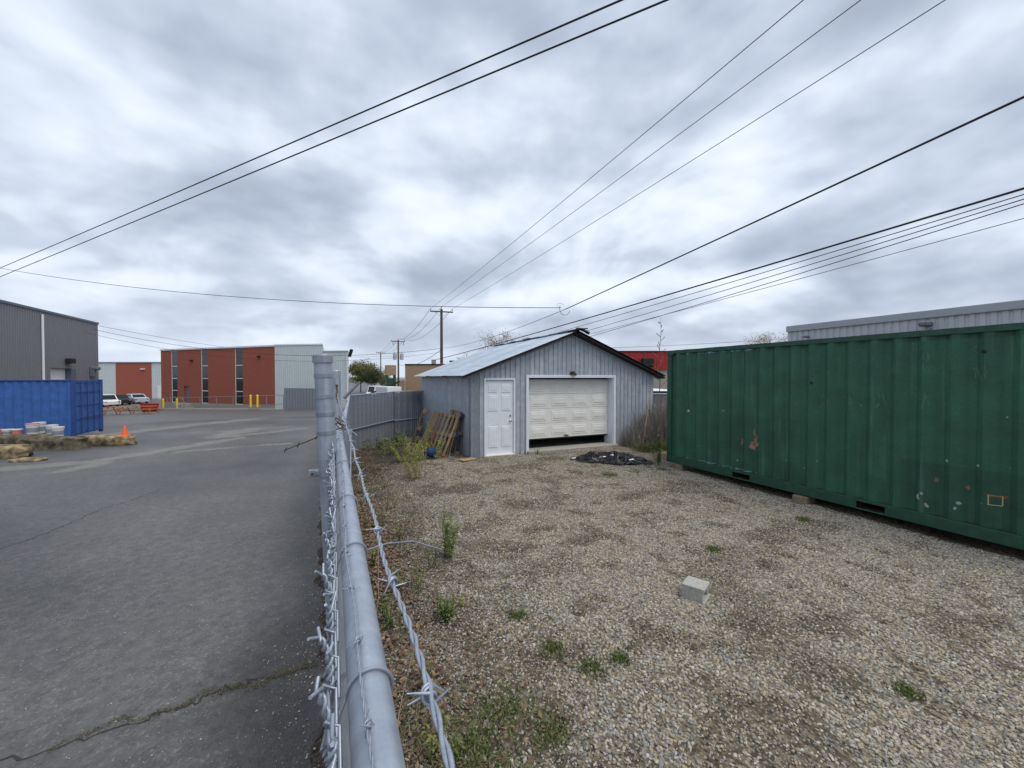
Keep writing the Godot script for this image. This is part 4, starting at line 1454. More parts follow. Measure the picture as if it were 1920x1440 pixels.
	var b := W(-5.0, 0, 50.9)
	for k in 11:
		var t := k / 10.0
		var p := a.lerp(b, t)
		var q := MB.new()
		q.rod(Vector3(p.x, -1.8, p.z), Vector3(p.x, lerpf(-0.4, 0.15, t), p.z), 0.035, 8)
		part("post", q.mesh(), M.galv_dull, rf)
	for y: float in [0.0, -1.0]:
		var q := MB.new()
		q.rod(Vector3(a.x, -0.4 + y, a.z), Vector3(b.x, 0.15 + y, b.z), 0.03, 6)
		part("rail", q.mesh(), M.galv_dull, rf)
	var kb := MB.new()
	kb.box(Transform3D(Basis(Vector3.UP, atan2(-(b.z - a.z), b.x - a.x)), a.lerp(b, 0.5) + Vector3(0, -1.62, 0)), Vector3(20.5, 0.5, 0.25), 0.03)
	part("kerb", kb.mesh(), M.concrete, rf)
	for q in [[-18.3, 59.9, "beside the red dumpster"], [-16.8, 59.2, "before the brick building door"], [-8.3, 52.1, "left of its pair by the metal wing"], [-7.6, 51.7, "right of its pair by the metal wing"]]:
		var m := MB.new()
		m.lathe(T(Vector3.ZERO), [Vector2(0.11, 0), Vector2(0.11, 1.3), Vector2(0.08, 1.36), Vector2(0, 1.38)], 14)
		var lift := 0.0 if q[0] < -10.0 else 0.35
		var lb: String = "yellow bollard " + q[2]
		if q[0] > -10.0:
			lb = "yellow bollard of the pair before the white metal wing"
		solo("bollard", m.mesh(), M.yellow, lb, "bollard", T(W(q[0], lot_y(q[1]) + lift - 0.02, q[1])), "yellow bollards")
	var du := thing("dumpster", "small red dumpster by the rail fence", "dumpster", W(-18.6, lot_y(57), 57.0), -0.42)
	du.scale = Vector3.ONE * 0.75
	var dm := MB.new()
	for s: float in [-1.0, 1.0]:
		dm.quad(Vector3(-0.75, 0.15, s * 0.5), Vector3(0.75, 0.15, s * 0.5), Vector3(0.9, 1.1, s * 0.6), Vector3(-0.9, 1.1, s * 0.6), Vector3(0, 0, s))
		dm.quad(Vector3(s * 0.75, 0.15, -0.5), Vector3(s * 0.75, 0.15, 0.5), Vector3(s * 0.9, 1.1, 0.6), Vector3(s * 0.9, 1.1, -0.6), Vector3(s, 0, 0))
	dm.quad(Vector3(-0.75, 0.15, -0.5), Vector3(0.75, 0.15, -0.5), Vector3(0.75, 0.15, 0.5), Vector3(-0.75, 0.15, 0.5), Vector3.DOWN)
	part("bin_body", dm.mesh(), M.red_bin, du)
	var rm := MB.new()
	rm.bx(-0.95, 0.95, 1.06, 1.14, -0.65, -0.57, 0.01)
	rm.bx(-0.95, 0.95, 1.06, 1.14, 0.57, 0.65, 0.01)
	part("rim", rm.mesh(), M.red_bin, du)
	part("lid", boxm(Vector3(1.8, 0.04, 1.14), 0.01), M.dark, du, T(Vector3(0, 1.12, 0)))
	for x: float in [-0.6, 0.6]:
		part("skid", boxm(Vector3(0.12, 0.16, 1.0), 0.01), M.dark, du, T(Vector3(x, 0.08, 0)))
	for q in [[-18.9, 50.6, "orange-stained picnic table beside the blue container"], [-16.9, 50.9, "orange-stained picnic table nearer the red dumpster"]]:
		var pt := thing("picnic_table", q[2], "picnic table", W(q[0], lot_y(q[1]), q[1]), -0.42, "picnic tables")
		for k in 5:
			part("top_plank", boxm(Vector3(1.9, 0.04, 0.135), 0.008), M.picnic, pt, T(Vector3(0, 0.74, -0.29 + k * 0.145)))
		for s: float in [-1.0, 1.0]:
			for k in 2:
				part("seat_plank", boxm(Vector3(1.9, 0.04, 0.13), 0.008), M.picnic, pt, T(Vector3(0, 0.44, s * (0.6 + k * 0.14))))
			for e: float in [-1.0, 1.0]:
				var lg := MB.new()
				lg.rod(Vector3(s * 0.7, 0.0, e * 0.6), Vector3(s * 0.7, 0.73, e * 0.22), 0.045, 4)
				part("leg", lg.mesh(), M.picnic, pt)
			part("cross_beam", boxm(Vector3(0.05, 0.09, 1.5), 0.008), M.picnic, pt, T(Vector3(s * 0.72, 0.39, 0)))
	car("parked_car", "white car parked at the corner of the grey hall", W(-29.0, -1.92, 74.5), 2.2, M.frame_white, 1.62, 4.4)
	car("parked_car", "black car parked between the white and the silver car", W(-29.2, -1.92, 78.5), 2.2, M.dark, 1.45, 4.5)
	car("parked_car", "silver car parked before the small brick building", W(-28.2, -1.92, 81.5), 2.2, M.pale_metal, 1.45, 4.5)
	# low brick block behind
	var sb := thing("low_brick_building", "low building with a blank brick panel between white metal walls", "building", W(-42.0, 0, 101))
	var e3 := Vector3(10.2, 0, 4.6).normalized()
	var f3 := Transform3D(Basis(e3, Vector3.UP, e3.cross(Vector3.UP)), Vector3.ZERO)
	var s1 := MB.new()
	s1.sheet(Vector3.ZERO, Vector3.RIGHT, Vector3.BACK, ribs(-14, 5.4, 0.4, V), func(_u: float) -> float: return -2.5, func(_u: float) -> float: return 4.9)
	s1.sheet(Vector3.ZERO, Vector3.RIGHT, Vector3.BACK, ribs(12.1, 16.5, 0.4, V), func(_u: float) -> float: return -2.5, func(_u: float) -> float: return 4.9)
	part("metal_wall", s1.mesh(), M.white_metal, sb, f3)
	var s2 := MB.new()
	s2.bx(5.4, 12.1, -2.5, 4.85, -0.3, 0.05)
	part("brick_panel", s2.mesh(), M.brick, sb, f3)
	var s3 := MB.new()
	s3.bx(-14, 16.5, -2.5, 4.8, -12, -0.32)
	part("building_core", s3.mesh(), M.white_metal, sb, f3)
	var s4 := MB.new()
	s4.bx(-14.1, 16.6, 4.9, 5.05, -12, 0.15)
	part("roof_trim", s4.mesh(), M.pale_trim, sb, f3)
	var s5 := MB.new()
	s5.bx(13.2, 14.6, -2.5, 0.6, -0.02, 0.06)
	part("door", s5.mesh(), M.frame_white, sb, f3)
	var s6 := MB.new()
	s6.bx(10.2, 10.9, 3.6, 3.8, 0.05, 0.3)
	part("wall_lamp", s6.mesh(), M.frame_white, sb, f3)

func plain_building(called: String, label: String, a: Vector3, b: Vector3, depth: float, y0: float, y1: float, m: Material, trim: Material) -> Array:
	var g := thing(called, label, "building", Vector3(a.x, 0, a.z))
	var e := (b - a)
	e.y = 0
	var L := e.length()
	var f := Transform3D(Basis(e.normalized(), Vector3.UP, e.normalized().cross(Vector3.UP)), Vector3.ZERO)
	var w := MB.new()
	w.bx(0, L, y0, y1, -depth, 0)
	part("wall", w.mesh(), m, g, f)
	var t := MB.new()
	t.bx(-0.1, L + 0.1, y1, y1 + 0.2, -depth - 0.1, 0.1, 0.02)
	part("roof_trim", t.mesh(), trim, g, f)
	return [g, f, L]

func far_middle() -> void:
	var r := plain_building("tan_building", "tan brick building with a pale side wall beyond the utility poles", W(11.6, 0, 71.5), W(20.0, 0, 67.8), 14.0, -2.2, 4.3, M.tan_brick, M.dark)
	var g: Node3D = r[0]
	var f: Transform3D = r[1]
	var sw := MB.new()
	sw.bx(-0.08, -0.01, -2.2, 4.25, -14, 0.02)
	part("side_wall", sw.mesh(), M.white_metal, g, f)
	for q in [[-3.0], [-5.5], [-8.0]]:
		var w := MB.new()
		w.bx(-0.14, -0.09, 2.0, 2.9, q[0], q[0] + 1.0)
		part("window", w.mesh(), M.glass_dark, g, f)
	var ch := MB.new()
	ch.bx(4.3, 5.0, 4.3, 5.3, -2, -1.2, 0.02)
	part("chimney", ch.mesh(), M.concrete, g, f)
	var lt := MB.new()
	lt.quad(Vector3(-0.1, 1.6, 0.1), Vector3(-0.1, 1.6, 3.0), Vector3(-6.5, -1.0, 3.0), Vector3(-6.5, -1.0, 0.1), Vector3.UP)
	lt.bx(-0.2, -0.1, -2.2, 1.58, 0.1, 3.0)
	part("lean_to_roof", lt.mesh(), M.tan_brick, g, f)
	plain_building("brown_building", "dark brown flat building behind the garage roof", W(17.0, 0, 62.0), W(27.0, 0, 57.5), 8.0, -2.2, 4.6, M.rust_dark, M.dark)
	var tk := thing("storage_tower", "small tan storage hopper on a dark green frame", "hopper", W(11.2, -1.95, 88.0))
	part("hopper", boxm(Vector3(2.1, 2.2, 2.0), 0.1), M.tan_brick, tk, T(Vector3(0, 5.6, 0)))
	for x: float in [-0.8, 0.8]:
		for z: float in [-0.8, 0.8]:
			part("leg", boxm(Vector3(0.35, 4.6, 0.35), 0.02), M.green_rail, tk, T(Vector3(x, 2.3, z)))
	part("bracing", boxm(Vector3(1.9, 1.8, 1.7), 0.02), M.green_rail, tk, T(Vector3(0, 3.0, 0)))
	var tr := thing("box_trailer", "white box trailer parked beyond the slatted fence", "trailer", W(7.6, -1.75, 62.0), 0.3)
	part("box", boxm(Vector3(2.2, 1.9, 4.0), 0.05), M.frame_white, tr, T(Vector3(0, 1.55, 0)))
	part("chassis", boxm(Vector3(1.9, 0.2, 4.2), 0.02), M.dark, tr, T(Vector3(0, 0.5, 0)))
	for s: float in [-1.0, 1.0]:
		var wl := MB.new()
		wl.lathe(Transform3D(Basis(Vector3.FORWARD, PI / 2 * s), Vector3(s * 0.85, 0.35, 0)), [Vector2(0.35, 0), Vector2(0.35, 0.2), Vector2(0, 0.2)], 14)
		part("wheel", wl.mesh(), M.rubber, tr)
	car("parked_van", "white van parked under the far utility poles", W(8.4, -1.92, 88), 0.9, M.frame_white, 2.3, 5.2, true)
	for q in [[9.6, 60.0, 0.5, "dark car half hidden behind the slatted fence"], [5.2, 58.0, 0.2, "silver car with its roof above the slatted fence"]]:
		car("parked_car", q[3], W(q[0], -1.7, q[1]), q[2], M.dark if q[0] > 8 else M.pale_metal, 1.5)
	# trees beyond
	tree("leafy_tree", "round olive-green tree beside the white metal wing", W(7.0, -1.95, 118), 8.6, 3.6, 1, Color(0.13, 0.135, 0.035), 9000, 0.36)
	tree("leafy_tree", "darker tree in front of the round olive tree", W(9.3, -1.95, 112), 6.2, 2.6, 2, Color(0.05, 0.065, 0.025), 4600, 0.34)
	tree("leafy_tree", "yellowish bushy tree left of the storage hopper", W(12.2, -1.95, 135), 6.2, 3.4, 3, Color(0.16, 0.15, 0.05), 6000, 0.36)
	tree("leafy_tree", "small olive tree behind the far utility pole", W(15.2, -1.95, 140), 5.0, 2.6, 4, Color(0.10, 0.11, 0.04), 3000, 0.3)
	tree("bare_tree", "pale twiggy tree rising over the garage roof", W(22.6, -1.5, 55), 12.0, 3.2, 5, Color(0.27, 0.225, 0.18), 8000, 0.16)
	tree("bare_tree", "thin pale tree beside the utility pole with the crossarm", W(13.4, -1.2, 43), 7.6, 1.2, 6, Color(0.30, 0.25, 0.18), 500, 0.1)
	tree("leafy_tree", "small yellow-green bush tree below the utility pole", W(11.6, -1.3, 40.5), 5.6, 0.8, 7, Color(0.16, 0.16, 0.04), 500, 0.12)

func far_right() -> void:
	var r := plain_building("red_building", "long building with a red metal band over a grey wall", W(20.0, 0, 40.35), W(50.0, 0, 27.0), 12.0, -1.6, 2.94, M.concrete, M.pale_trim)
	var g: Node3D = r[0]
	var f: Transform3D = r[1]
	var rb := MB.new()
	rb.sheet(Vector3(0, 0, 0.14), Vector3.RIGHT, Vector3.BACK, ribs(0, r[2], 0.5, [[0.0, 0.0], [0.22, 0.0], [0.25, -0.03], [0.47, -0.03]]), func(_u: float) -> float: return 2.95, func(_u: float) -> float: return 5.0)
	part("red_band", rb.mesh(), M.red_metal, g, f)
	var rt := MB.new()
	rt.bx(0, r[2], 3.1, 4.98, -12, 0.09)
	part("upper_storey", rt.mesh(), M.red_metal, g, f)
	var tt := MB.new()
	tt.bx(-0.1, r[2] + 0.1, 5.0, 5.1, -12, 0.22)
	part("parapet_cap", tt.mesh(), M.dark, g, f)
	var aw := MB.new()
	aw.bx(12.7, 14.0, 3.3, 4.3, 0.14, 0.8, 0.1)
	part("awning", aw.mesh(), M.dark, g, f)
	var rv := MB.new()
	rv.bx(7.3, 8.4, 5.1, 6.0, -3, -2)
	part("roof_vent", rv.mesh(), M.tan_brick, g, f)
	var wl := MB.new()
	wl.bx(13.0, 13.6, 1.9, 2.9, 0.01, 0.05)
	part("window", wl.mesh(), M.glass_dark, g, f)
	car("parked_van", "white van parked in the gap between garage and green container", W(21.5, -0.75, 22.6), 1.2, M.frame_white, 2.0, 4.6, true)
	car("parked_car", "white car behind the green container's far end", W(24.2, -0.9, 23.3), 1.2, M.frame_white, 1.75, 4.4)
	# pale ribbed hall behind the container
	var h := thing("metal_hall", "pale ribbed metal hall rising behind the green container", "building", W(24, 0, 14.6))
	var V := [[0.0, 0.0], [0.16, 0.0], [0.18, -0.04], [0.28, -0.04]]
	var w := MB.new()
	w.sheet(Vector3.ZERO, Vector3.BACK, Vector3.LEFT, ribs(0, 32, 0.3, V), func(_u: float) -> float: return -1.0, func(_u: float) -> float: return 4.72)
	part("ribbed_wall", w.mesh(), M.pale_metal, h)
	var bd := MB.new()
	bd.bx(0.06, 20, -1, 4.7, 0.03, 32)
	part("hall_body", bd.mesh(), M.pale_metal, h)
	var tr := MB.new()
	tr.bx(-0.1, 20, 4.72, 5.06, -0.06, 32, 0.02)
	part("roof_trim", tr.mesh(), M.pale_trim, h)
	for q in [[5.96, 4.45, 0.35], [1.1, 4.35, 0.18]]:
		var l := MB.new()
		l.box(T(Vector3(-0.25, q[1], q[0])), Vector3(0.5, q[2] * 0.6, q[2]), 0.05)
		l.rod(Vector3(-0.1, q[1] - 0.3, q[0]), Vector3(-0.6, q[1] - 0.25, q[0] + q[2]), 0.03, 6)
		part("wall_lamp", l.mesh(), M.slat3, h)
	tree("bare_tree", "pale blossoming birch at the end of the pale metal hall", W(29.6, -1.0, 19.3), 7.7, 1.7, 8, Color(0.52, 0.46, 0.38), 5200, 0.11)
	tree("bare_tree", "bare tree with sparse buds above the pale metal hall", W(34, -1.0, 12), 7.0, 1.3, 9, Color(0.26, 0.15, 0.10), 300, 0.1)
	sapling("sapling", "thin leafless sapling standing beyond the green container's corner", W(12.0, -0.4, 12.3), 4.9, 1)
	sapling("sapling", "low forked sapling showing over the right garage roof slope", W(13.2, -0.4, 16.6), 4.5, 2)

func tree(called: String, label: String, at: Vector3, h: float, r: float, sd: int, col: Color, leaves: int, size: float) -> void:
	var g := thing(called, label, "tree", at, 0.0, "")
	var rn := RandomNumberGenerator.new()
	rn.seed = 900 + sd
	var tb := MB.new()
	var tips := []
	var trunk := h * (0.3 if r > 2.0 else 0.25)
	tb.tube(pv([Vector3.ZERO, Vector3(0.04 * h * 0.2, trunk * 0.6, 0), Vector3(0, trunk, 0.05), Vector3(0, h * 0.8, 0)]), pf([0.03 * r + 0.06, 0.026 * r + 0.05, 0.022 * r + 0.04, 0.01]), 8)
	var nb := 16
	for k in nb:
		var an := k * 2.4 + rn.randf()
		var st := trunk * 0.8 + (h * 0.72 - trunk * 0.8) * k / nb
		var top := clampf(1.0 - absf(st - h * 0.55) / (h * 0.6), 0.25, 1.0)
		var e := Vector3(cos(an) * r * top * 0.85, st + r * rn.randf_range(0.3, 0.8), sin(an) * r * top * 0.85)
		var mid := Vector3(e.x * 0.4, st + (e.y - st) * 0.35, e.z * 0.4)
		tb.tube(pv([Vector3(0, st, 0), mid, e]), pf([0.012 * r + 0.02, 0.008 * r + 0.012, 0.006]), 5)
		tips.append([mid, e])
		for j in 4:
			var p := mid.lerp(e, rn.randf())
			var q := p + Vector3(rn.randfn(0, 1), rn.randf_range(0.2, 1.2), rn.randfn(0, 1)) * r * 0.3
			tb.tube(pv([p, p.lerp(q, 0.5) + Vector3(0, 0.05, 0), q]), pf([0.012, 0.009, 0.004]), 4)
			tips.append([p, q])
	part("trunk", tb.mesh(), M.bark, g)
	var lf := MB.new()
	for k in leaves:
		var t: Array = tips[rn.randi() % tips.size()]
		var p: Vector3 = t[0].lerp(t[1], sqrt(rn.randf()) * 1.12)
		p += Vector3(rn.randfn(0, 1), rn.randfn(0, 1), rn.randfn(0, 1)) * r * 0.13
		var a := Vector3(rn.randfn(0, 1), rn.randfn(0, 1), rn.randfn(0, 1)).normalized() * size * rn.randf_range(0.5, 1.2)
		var b := a.cross(Vector3(rn.randfn(0, 1), rn.randfn(0, 1), rn.randfn(0, 1))).normalized() * size * 0.55
		lf.col = col * rn.randf_range(0.65, 1.45)
		lf.quad(p - a * 0.5, p + b * 0.5, p + a * 0.5, p - b * 0.5, Vector3.UP)
	var o := part("crown", lf.mesh(), M.leaf, g)
	o.set_meta("kind", "stuff")

func sapling(called: String, label: String, at: Vector3, h: float, sd: int) -> void:
	var g := thing(called, label, "sapling", at)
	var rn := RandomNumberGenerator.new()
	rn.seed = 300 + sd
	var tb := MB.new()
	var forks := 1 if sd == 1 else 3
	var buds := MB.new()
	for f in forks:
		var lean := Vector3(rn.randf_range(-0.1, 0.1) + (f - 1) * 0.35 * (forks - 1) / 2.0, 1, rn.randf_range(-0.1, 0.1)).normalized()
		var pts := PackedVector3Array()
		for k in 9:
			pts.append(Vector3(0.02 * sin(k * 2.0 + f), 0, 0.02 * cos(k * 1.7)) + lean * h * k / 8.0 * (1.0 if f == 0 else 0.85))
		tb.tube(pts, pf([0.022, 0.02, 0.018, 0.016, 0.014, 0.012, 0.01, 0.008, 0.005]), 6)
		for k in 16:
			var t := 0.42 + 0.56 * k / 16.0
			var p := pts[int(t * 8)].lerp(pts[mini(8, int(t * 8) + 1)], fmod(t * 8, 1.0))
			var an := k * 2.4
			var ln := 0.5 * (1.15 - t)
			var e := p + Vector3(cos(an) * ln, ln * 0.9, sin(an) * ln)
			tb.tube(pv([p, e]), pf([0.006, 0.003]), 4)
			for j in 3:
				buds.col = Color(0.28, 0.2, 0.12)
				buds.box(Transform3D(Basis.from_euler(Vector3(an, j, k)), p.lerp(e, 0.4 + 0.3 * j)), Vector3(0.03, 0.05, 0.03), 0.01)
	part("stem", tb.mesh(), M.bark, g)
	part("buds", buds.mesh(), M.dry, g).set_meta("kind", "stuff")

# ---------- poles and lines ----------
func line(called: String, label: String, a: Vector3, b: Vector3, r: float, sag: float, m: Material, group := "overhead lines", n := 24) -> void:
	var pts := PackedVector3Array()
	for k in n + 1:
		var t := float(k) / n
		pts.append(a.lerp(b, t) + Vector3.DOWN * sag * 4.0 * t * (1.0 - t))
	var mb := MB.new()
	mb.tube(pts, pf([r]), 6)
	solo(called, mb.mesh(), m, label, "cable", Transform3D(), group)

func pole(label: String, at: Vector3, h: float, arm: float, ya: float, trans: bool, r := 0.15) -> void:
	var g := thing("utility_pole", label, "utility pole", at, -0.1)
	var b := MB.new()
	b.lathe(T(Vector3.ZERO), [Vector2(r * 1.15, -0.3), Vector2(r * 0.78, h), Vector2(0, h + 0.02)], 12)
	part("pole", b.mesh(), M.pole_wood, g)
	if arm > 0.0:
		part("crossarm", boxm(Vector3(arm, 0.13, 0.11), 0.01), M.pole_wood, g, T(Vector3(0, ya, 0.14)))
		for x in [-arm * 0.47, 0.0, arm * 0.47]:
			var i := MB.new()
			var yb: float = ya + 0.06 if x != 0.0 else h
			i.lathe(T(Vector3(x, yb, 0.14 if x != 0.0 else 0.0)), [Vector2(0.02, 0), Vector2(0.02, 0.1), Vector2(0.06, 0.12), Vector2(0.045, 0.17), Vector2(0.06, 0.2), Vector2(0.03, 0.26), Vector2(0, 0.27)], 10)
			part("insulator", i.mesh(), M.insulator, g)
		for s: float in [-1.0, 1.0]:
			var br := MB.new()
			br.rod(Vector3(s * arm * 0.3, ya - 0.05, 0.14), Vector3(0, ya - 0.6, 0.14), 0.02, 5)
			part("brace", br.mesh(), M.galv_dull, g)
	if trans:
		for s: float in [-1.0, 1.0]:
			var t := MB.new()
			t.lathe(T(Vector3(s * 0.62, ya - 3.4, 0)), [Vector2(0, 0), Vector2(0.32, 0), Vector2(0.34, 0.1), Vector2(0.34, 1.05), Vector2(0.36, 1.1), Vector2(0.3, 1.16), Vector2(0, 1.2)], 16)
			var to := part("transformer", t.mesh(), M.transformer, g)
			var bs := MB.new()
			bs.lathe(T(Vector3(s * 0.62, ya - 2.2, 0)), [Vector2(0.07, 0), Vector2(0.05, 0.1), Vector2(0.08, 0.16), Vector2(0.04, 0.3), Vector2(0, 0.34)], 10)
			part("bushing", bs.mesh(), M.insulator, to)
		for s: float in [-1.0, 1.0]:
			var c := MB.new()
			c.rod(Vector3(s * 0.95, ya - 0.1, 0.14), Vector3(s * 0.9, ya - 0.7, 0.14), 0.05, 6)
			part("cutout_fuse", c.mesh(), M.dark, g)

func utility_lines() -> void:
	var gy := lot_y(43.3)
	pole("wooden utility pole with a plain crossarm behind the garage", W(10.92, gy, 43.3), 9.61 - gy, 2.5, 9.3 - gy, false, 0.17)
	pole("utility pole carrying two grey transformers", W(11.23, -1.95, 77.2), 11.05, 2.5, 10.8, true, 0.17)
	pole("distant utility pole with a wide thin crossarm", W(12.05, -1.95, 115.0), 10.95, 2.4, 10.85, false, 0.16)
	pole("distant bare utility pole without a crossarm", W(11.39, -1.95, 126.0), 8.4, 0.0, 0.0, false, 0.16)
	# three conductors on the crossarm, to the next pole, and on
	var near := [W(9.0, 10.75, -12.0), W(10.5, 10.95, -13.0), W(12.0, 10.75, -14.0)]
	var pa := [W(9.8, 9.62, 43.9), W(10.92, 9.88, 43.3), W(12.0, 9.62, 42.8)]
	var pb := [W(10.1, 9.2, 77.7), W(11.23, 9.4, 77.2), W(12.3, 9.2, 76.7)]
	var pc := [W(11.0, 9.2, 115.4), W(12.05, 9.3, 115), W(13.1, 9.2, 114.6)]
	for k in 3:
		line("power_line", "thin power conductor running overhead to " + ["the crossarm end nearer the brick building", "the very top of the crossarm pole", "the crossarm end nearer the red building"][k], near[k], pa[k], 0.011, 0.25, M.conductor, "power conductors to the crossarm pole", 40)
		line("power_line", "thin power conductor sagging between the crossarm pole and the transformer pole", pa[k], pb[k], 0.02, 1.3, M.conductor, "power conductors between the far poles")
		line("power_line", "distant power conductor beyond the transformer pole", pb[k], pc[k], 0.02, 0.9, M.conductor, "distant power conductors")
	# two heavy cables crossing over the lot
	var d := W(5.27, 9.65, 6.41) - W(-22.78, 10.3, 43.08)
	line("heavy_cable", "upper of two heavy black cables crossing high over the lot", W(-22.78, 10.3, 43.08) - d * 0.6, W(5.27, 9.65, 6.41) + d * 0.6, 0.02, 0.12, M.cable, "heavy cables over the lot", 40)
	d = W(6.09, 9.65, 6.04) - W(-22.78, 9.66, 43.08)
	line("heavy_cable", "lower of two heavy black cables crossing high over the lot", W(-22.78, 9.66, 43.08) - d * 0.6, W(6.09, 9.65, 6.04) + d * 0.6, 0.02, 0.12, M.cable, "heavy cables over the lot", 40)
	# service cable from the left to the splice, and the cable from the right
	var sp := W(10.61, 5.51, 17.16)
	line("service_cable", "black service cable from the left ending at the looped splice", W(-22.78, 10.3, 43.08), sp + Vector3(-0.25, 0.05, 0), 0.016, 0.75, M.cable, "service cables", 40)
	d = W(9.46, 6.36, 2.34) - sp
	line("service_cable", "twisted black cable climbing from the looped splice over the green container", sp, sp + d * 2.2, 0.02, 0.06, M.cable, "service cables", 40)
	line("service_cable", "thin cable dropping from the looped splice to the crossarm pole", sp, W(10.9, 5.3, 43.2), 0.012, 0.35, M.cable, "service cables", 30)
	var lp := MB.new()
	var pts := PackedVector3Array()
	for k in 21:
		var an := -0.2 - k / 20.0 * PI * 1.1
		pts.append(sp + Vector3(-0.05 + 0.3 * cos(an), 0.02 + 0.32 * sin(an), 0.02 * sin(k)))
	lp.tube(pts, pf([0.011]), 5)
	pts = PackedVector3Array()
	for k in 17:
		var an := k / 16.0 * PI * 1.2
		pts.append(sp + Vector3(-0.3 + 0.2 * cos(an), 0.14 + 0.12 * sin(an), 0))
	lp.tube(pts, pf([0.006]), 4)
	solo("cable_splice", lp.mesh(), M.cable, "slack cable loop hanging at the splice above the garage", "cable loop")
	line("service_cable", "cable running level from the crossarm pole towards the grey hall", W(10.9, 5.3, 43.2), W(-23.9, 7.4, 58.5), 0.02, 1.7, M.cable, "service cables", 30)
	line("service_cable", "lower thin cable running from the crossarm pole towards the grey hall", W(10.9, 4.9, 43.2), W(-23.9, 6.9, 57.0), 0.014, 1.9, M.cable, "service cables", 30)
	line("service_cable", "thin cable from the transformer pole past the white metal wing", W(11.2, 6.2, 77.2), W(-23.9, 7.9, 59.5), 0.018, 1.4, M.cable, "service cables", 30)
	line("service_cable", "slack cable between the crossarm pole and the transformer pole", W(10.9, 5.2, 43.2), W(11.2, 4.6, 77.2), 0.025, 0.9, M.cable, "service cables", 24)
	line("service_cable", "level cable behind the red building", W(16.0, 5.2, 43.0), W(46, 6.4, 26.0), 0.018, 0.3, M.cable, "service cables", 24)
	# bundle over the container
	var bn := W(10.72, 5.48, 2.65)
	d = bn - W(9.0, 4.35, 21.0)
	line("heavy_cable", "heavy black cable sloping down behind the garage ridge", W(9.0, 4.35, 21.0) - d * 0.7, bn + d * 0.6, 0.021, 0.22, M.cable, "bundled cables behind the garage", 40)
	for k in 3:
		var e := W(9.6 + k * 0.45, 4.2 - 0.22 * k, 21.5)
		d = bn + Vector3(0.03 * k, -0.06 - 0.02 * k, 0) - e
		line("thin_cable", ["uppermost", "middle", "lowest"][k] + " of three thin cables fanning out beneath the heavy cable", e - d * 0.5, e + d * 1.6, 0.009, 0.26 + 0.06 * k, M.cable, "bundled cables behind the garage", 40)
	var tn := W(12.62, 5.51, 3.11)
	d = tn - W(10.8, 3.95, 22.0)
	line("thin_cable", "single thin grey cable below the bundled cables", W(10.8, 3.95, 22.0) - d * 0.5, tn + d * 0.8, 0.008, 0.25, M.conductor, "bundled cables behind the garage", 40)

# ---------- things in the yard ----------
func pallet(label: String, at: Vector3, yaw: float, lean: float, wood: Array, blocks: Material, group := "pallets against the garage") -> void:
	# local: x along the width, y up the leaning face, z thickness
	var g := thing("wooden_pallet", label, "pallet", at)
	g.basis = Basis(Vector3.UP, yaw) * Basis(Vector3.RIGHT, lean)
	for k in 5:
		part("deck_board", boxm(Vector3(0.095, 1.2, 0.02), 0.003), wood[k % wood.size()], g, T(Vector3(-0.45 + k * 0.225, 0.6, 0.06), 0, 0, 0.01 * sin(k * 3.0)))
	for y: float in [0.05, 0.6, 1.15]:
		part("stringer", boxm(Vector3(1.0, 0.095, 0.022), 0.003), wood[(int(y * 10)) % wood.size()], g, T(Vector3(0, y, 0.038)))
		for x: float in [-0.43, 0.0, 0.43]:
			part("block", boxm(Vector3(0.13, 0.095, 0.08), 0.006), blocks, g, T(Vector3(x, y, -0.014)))
		part("bottom_board", boxm(Vector3(1.0, 0.095, 0.02), 0.003), wood[1 % wood.size()], g, T(Vector3(0, y, -0.065)))

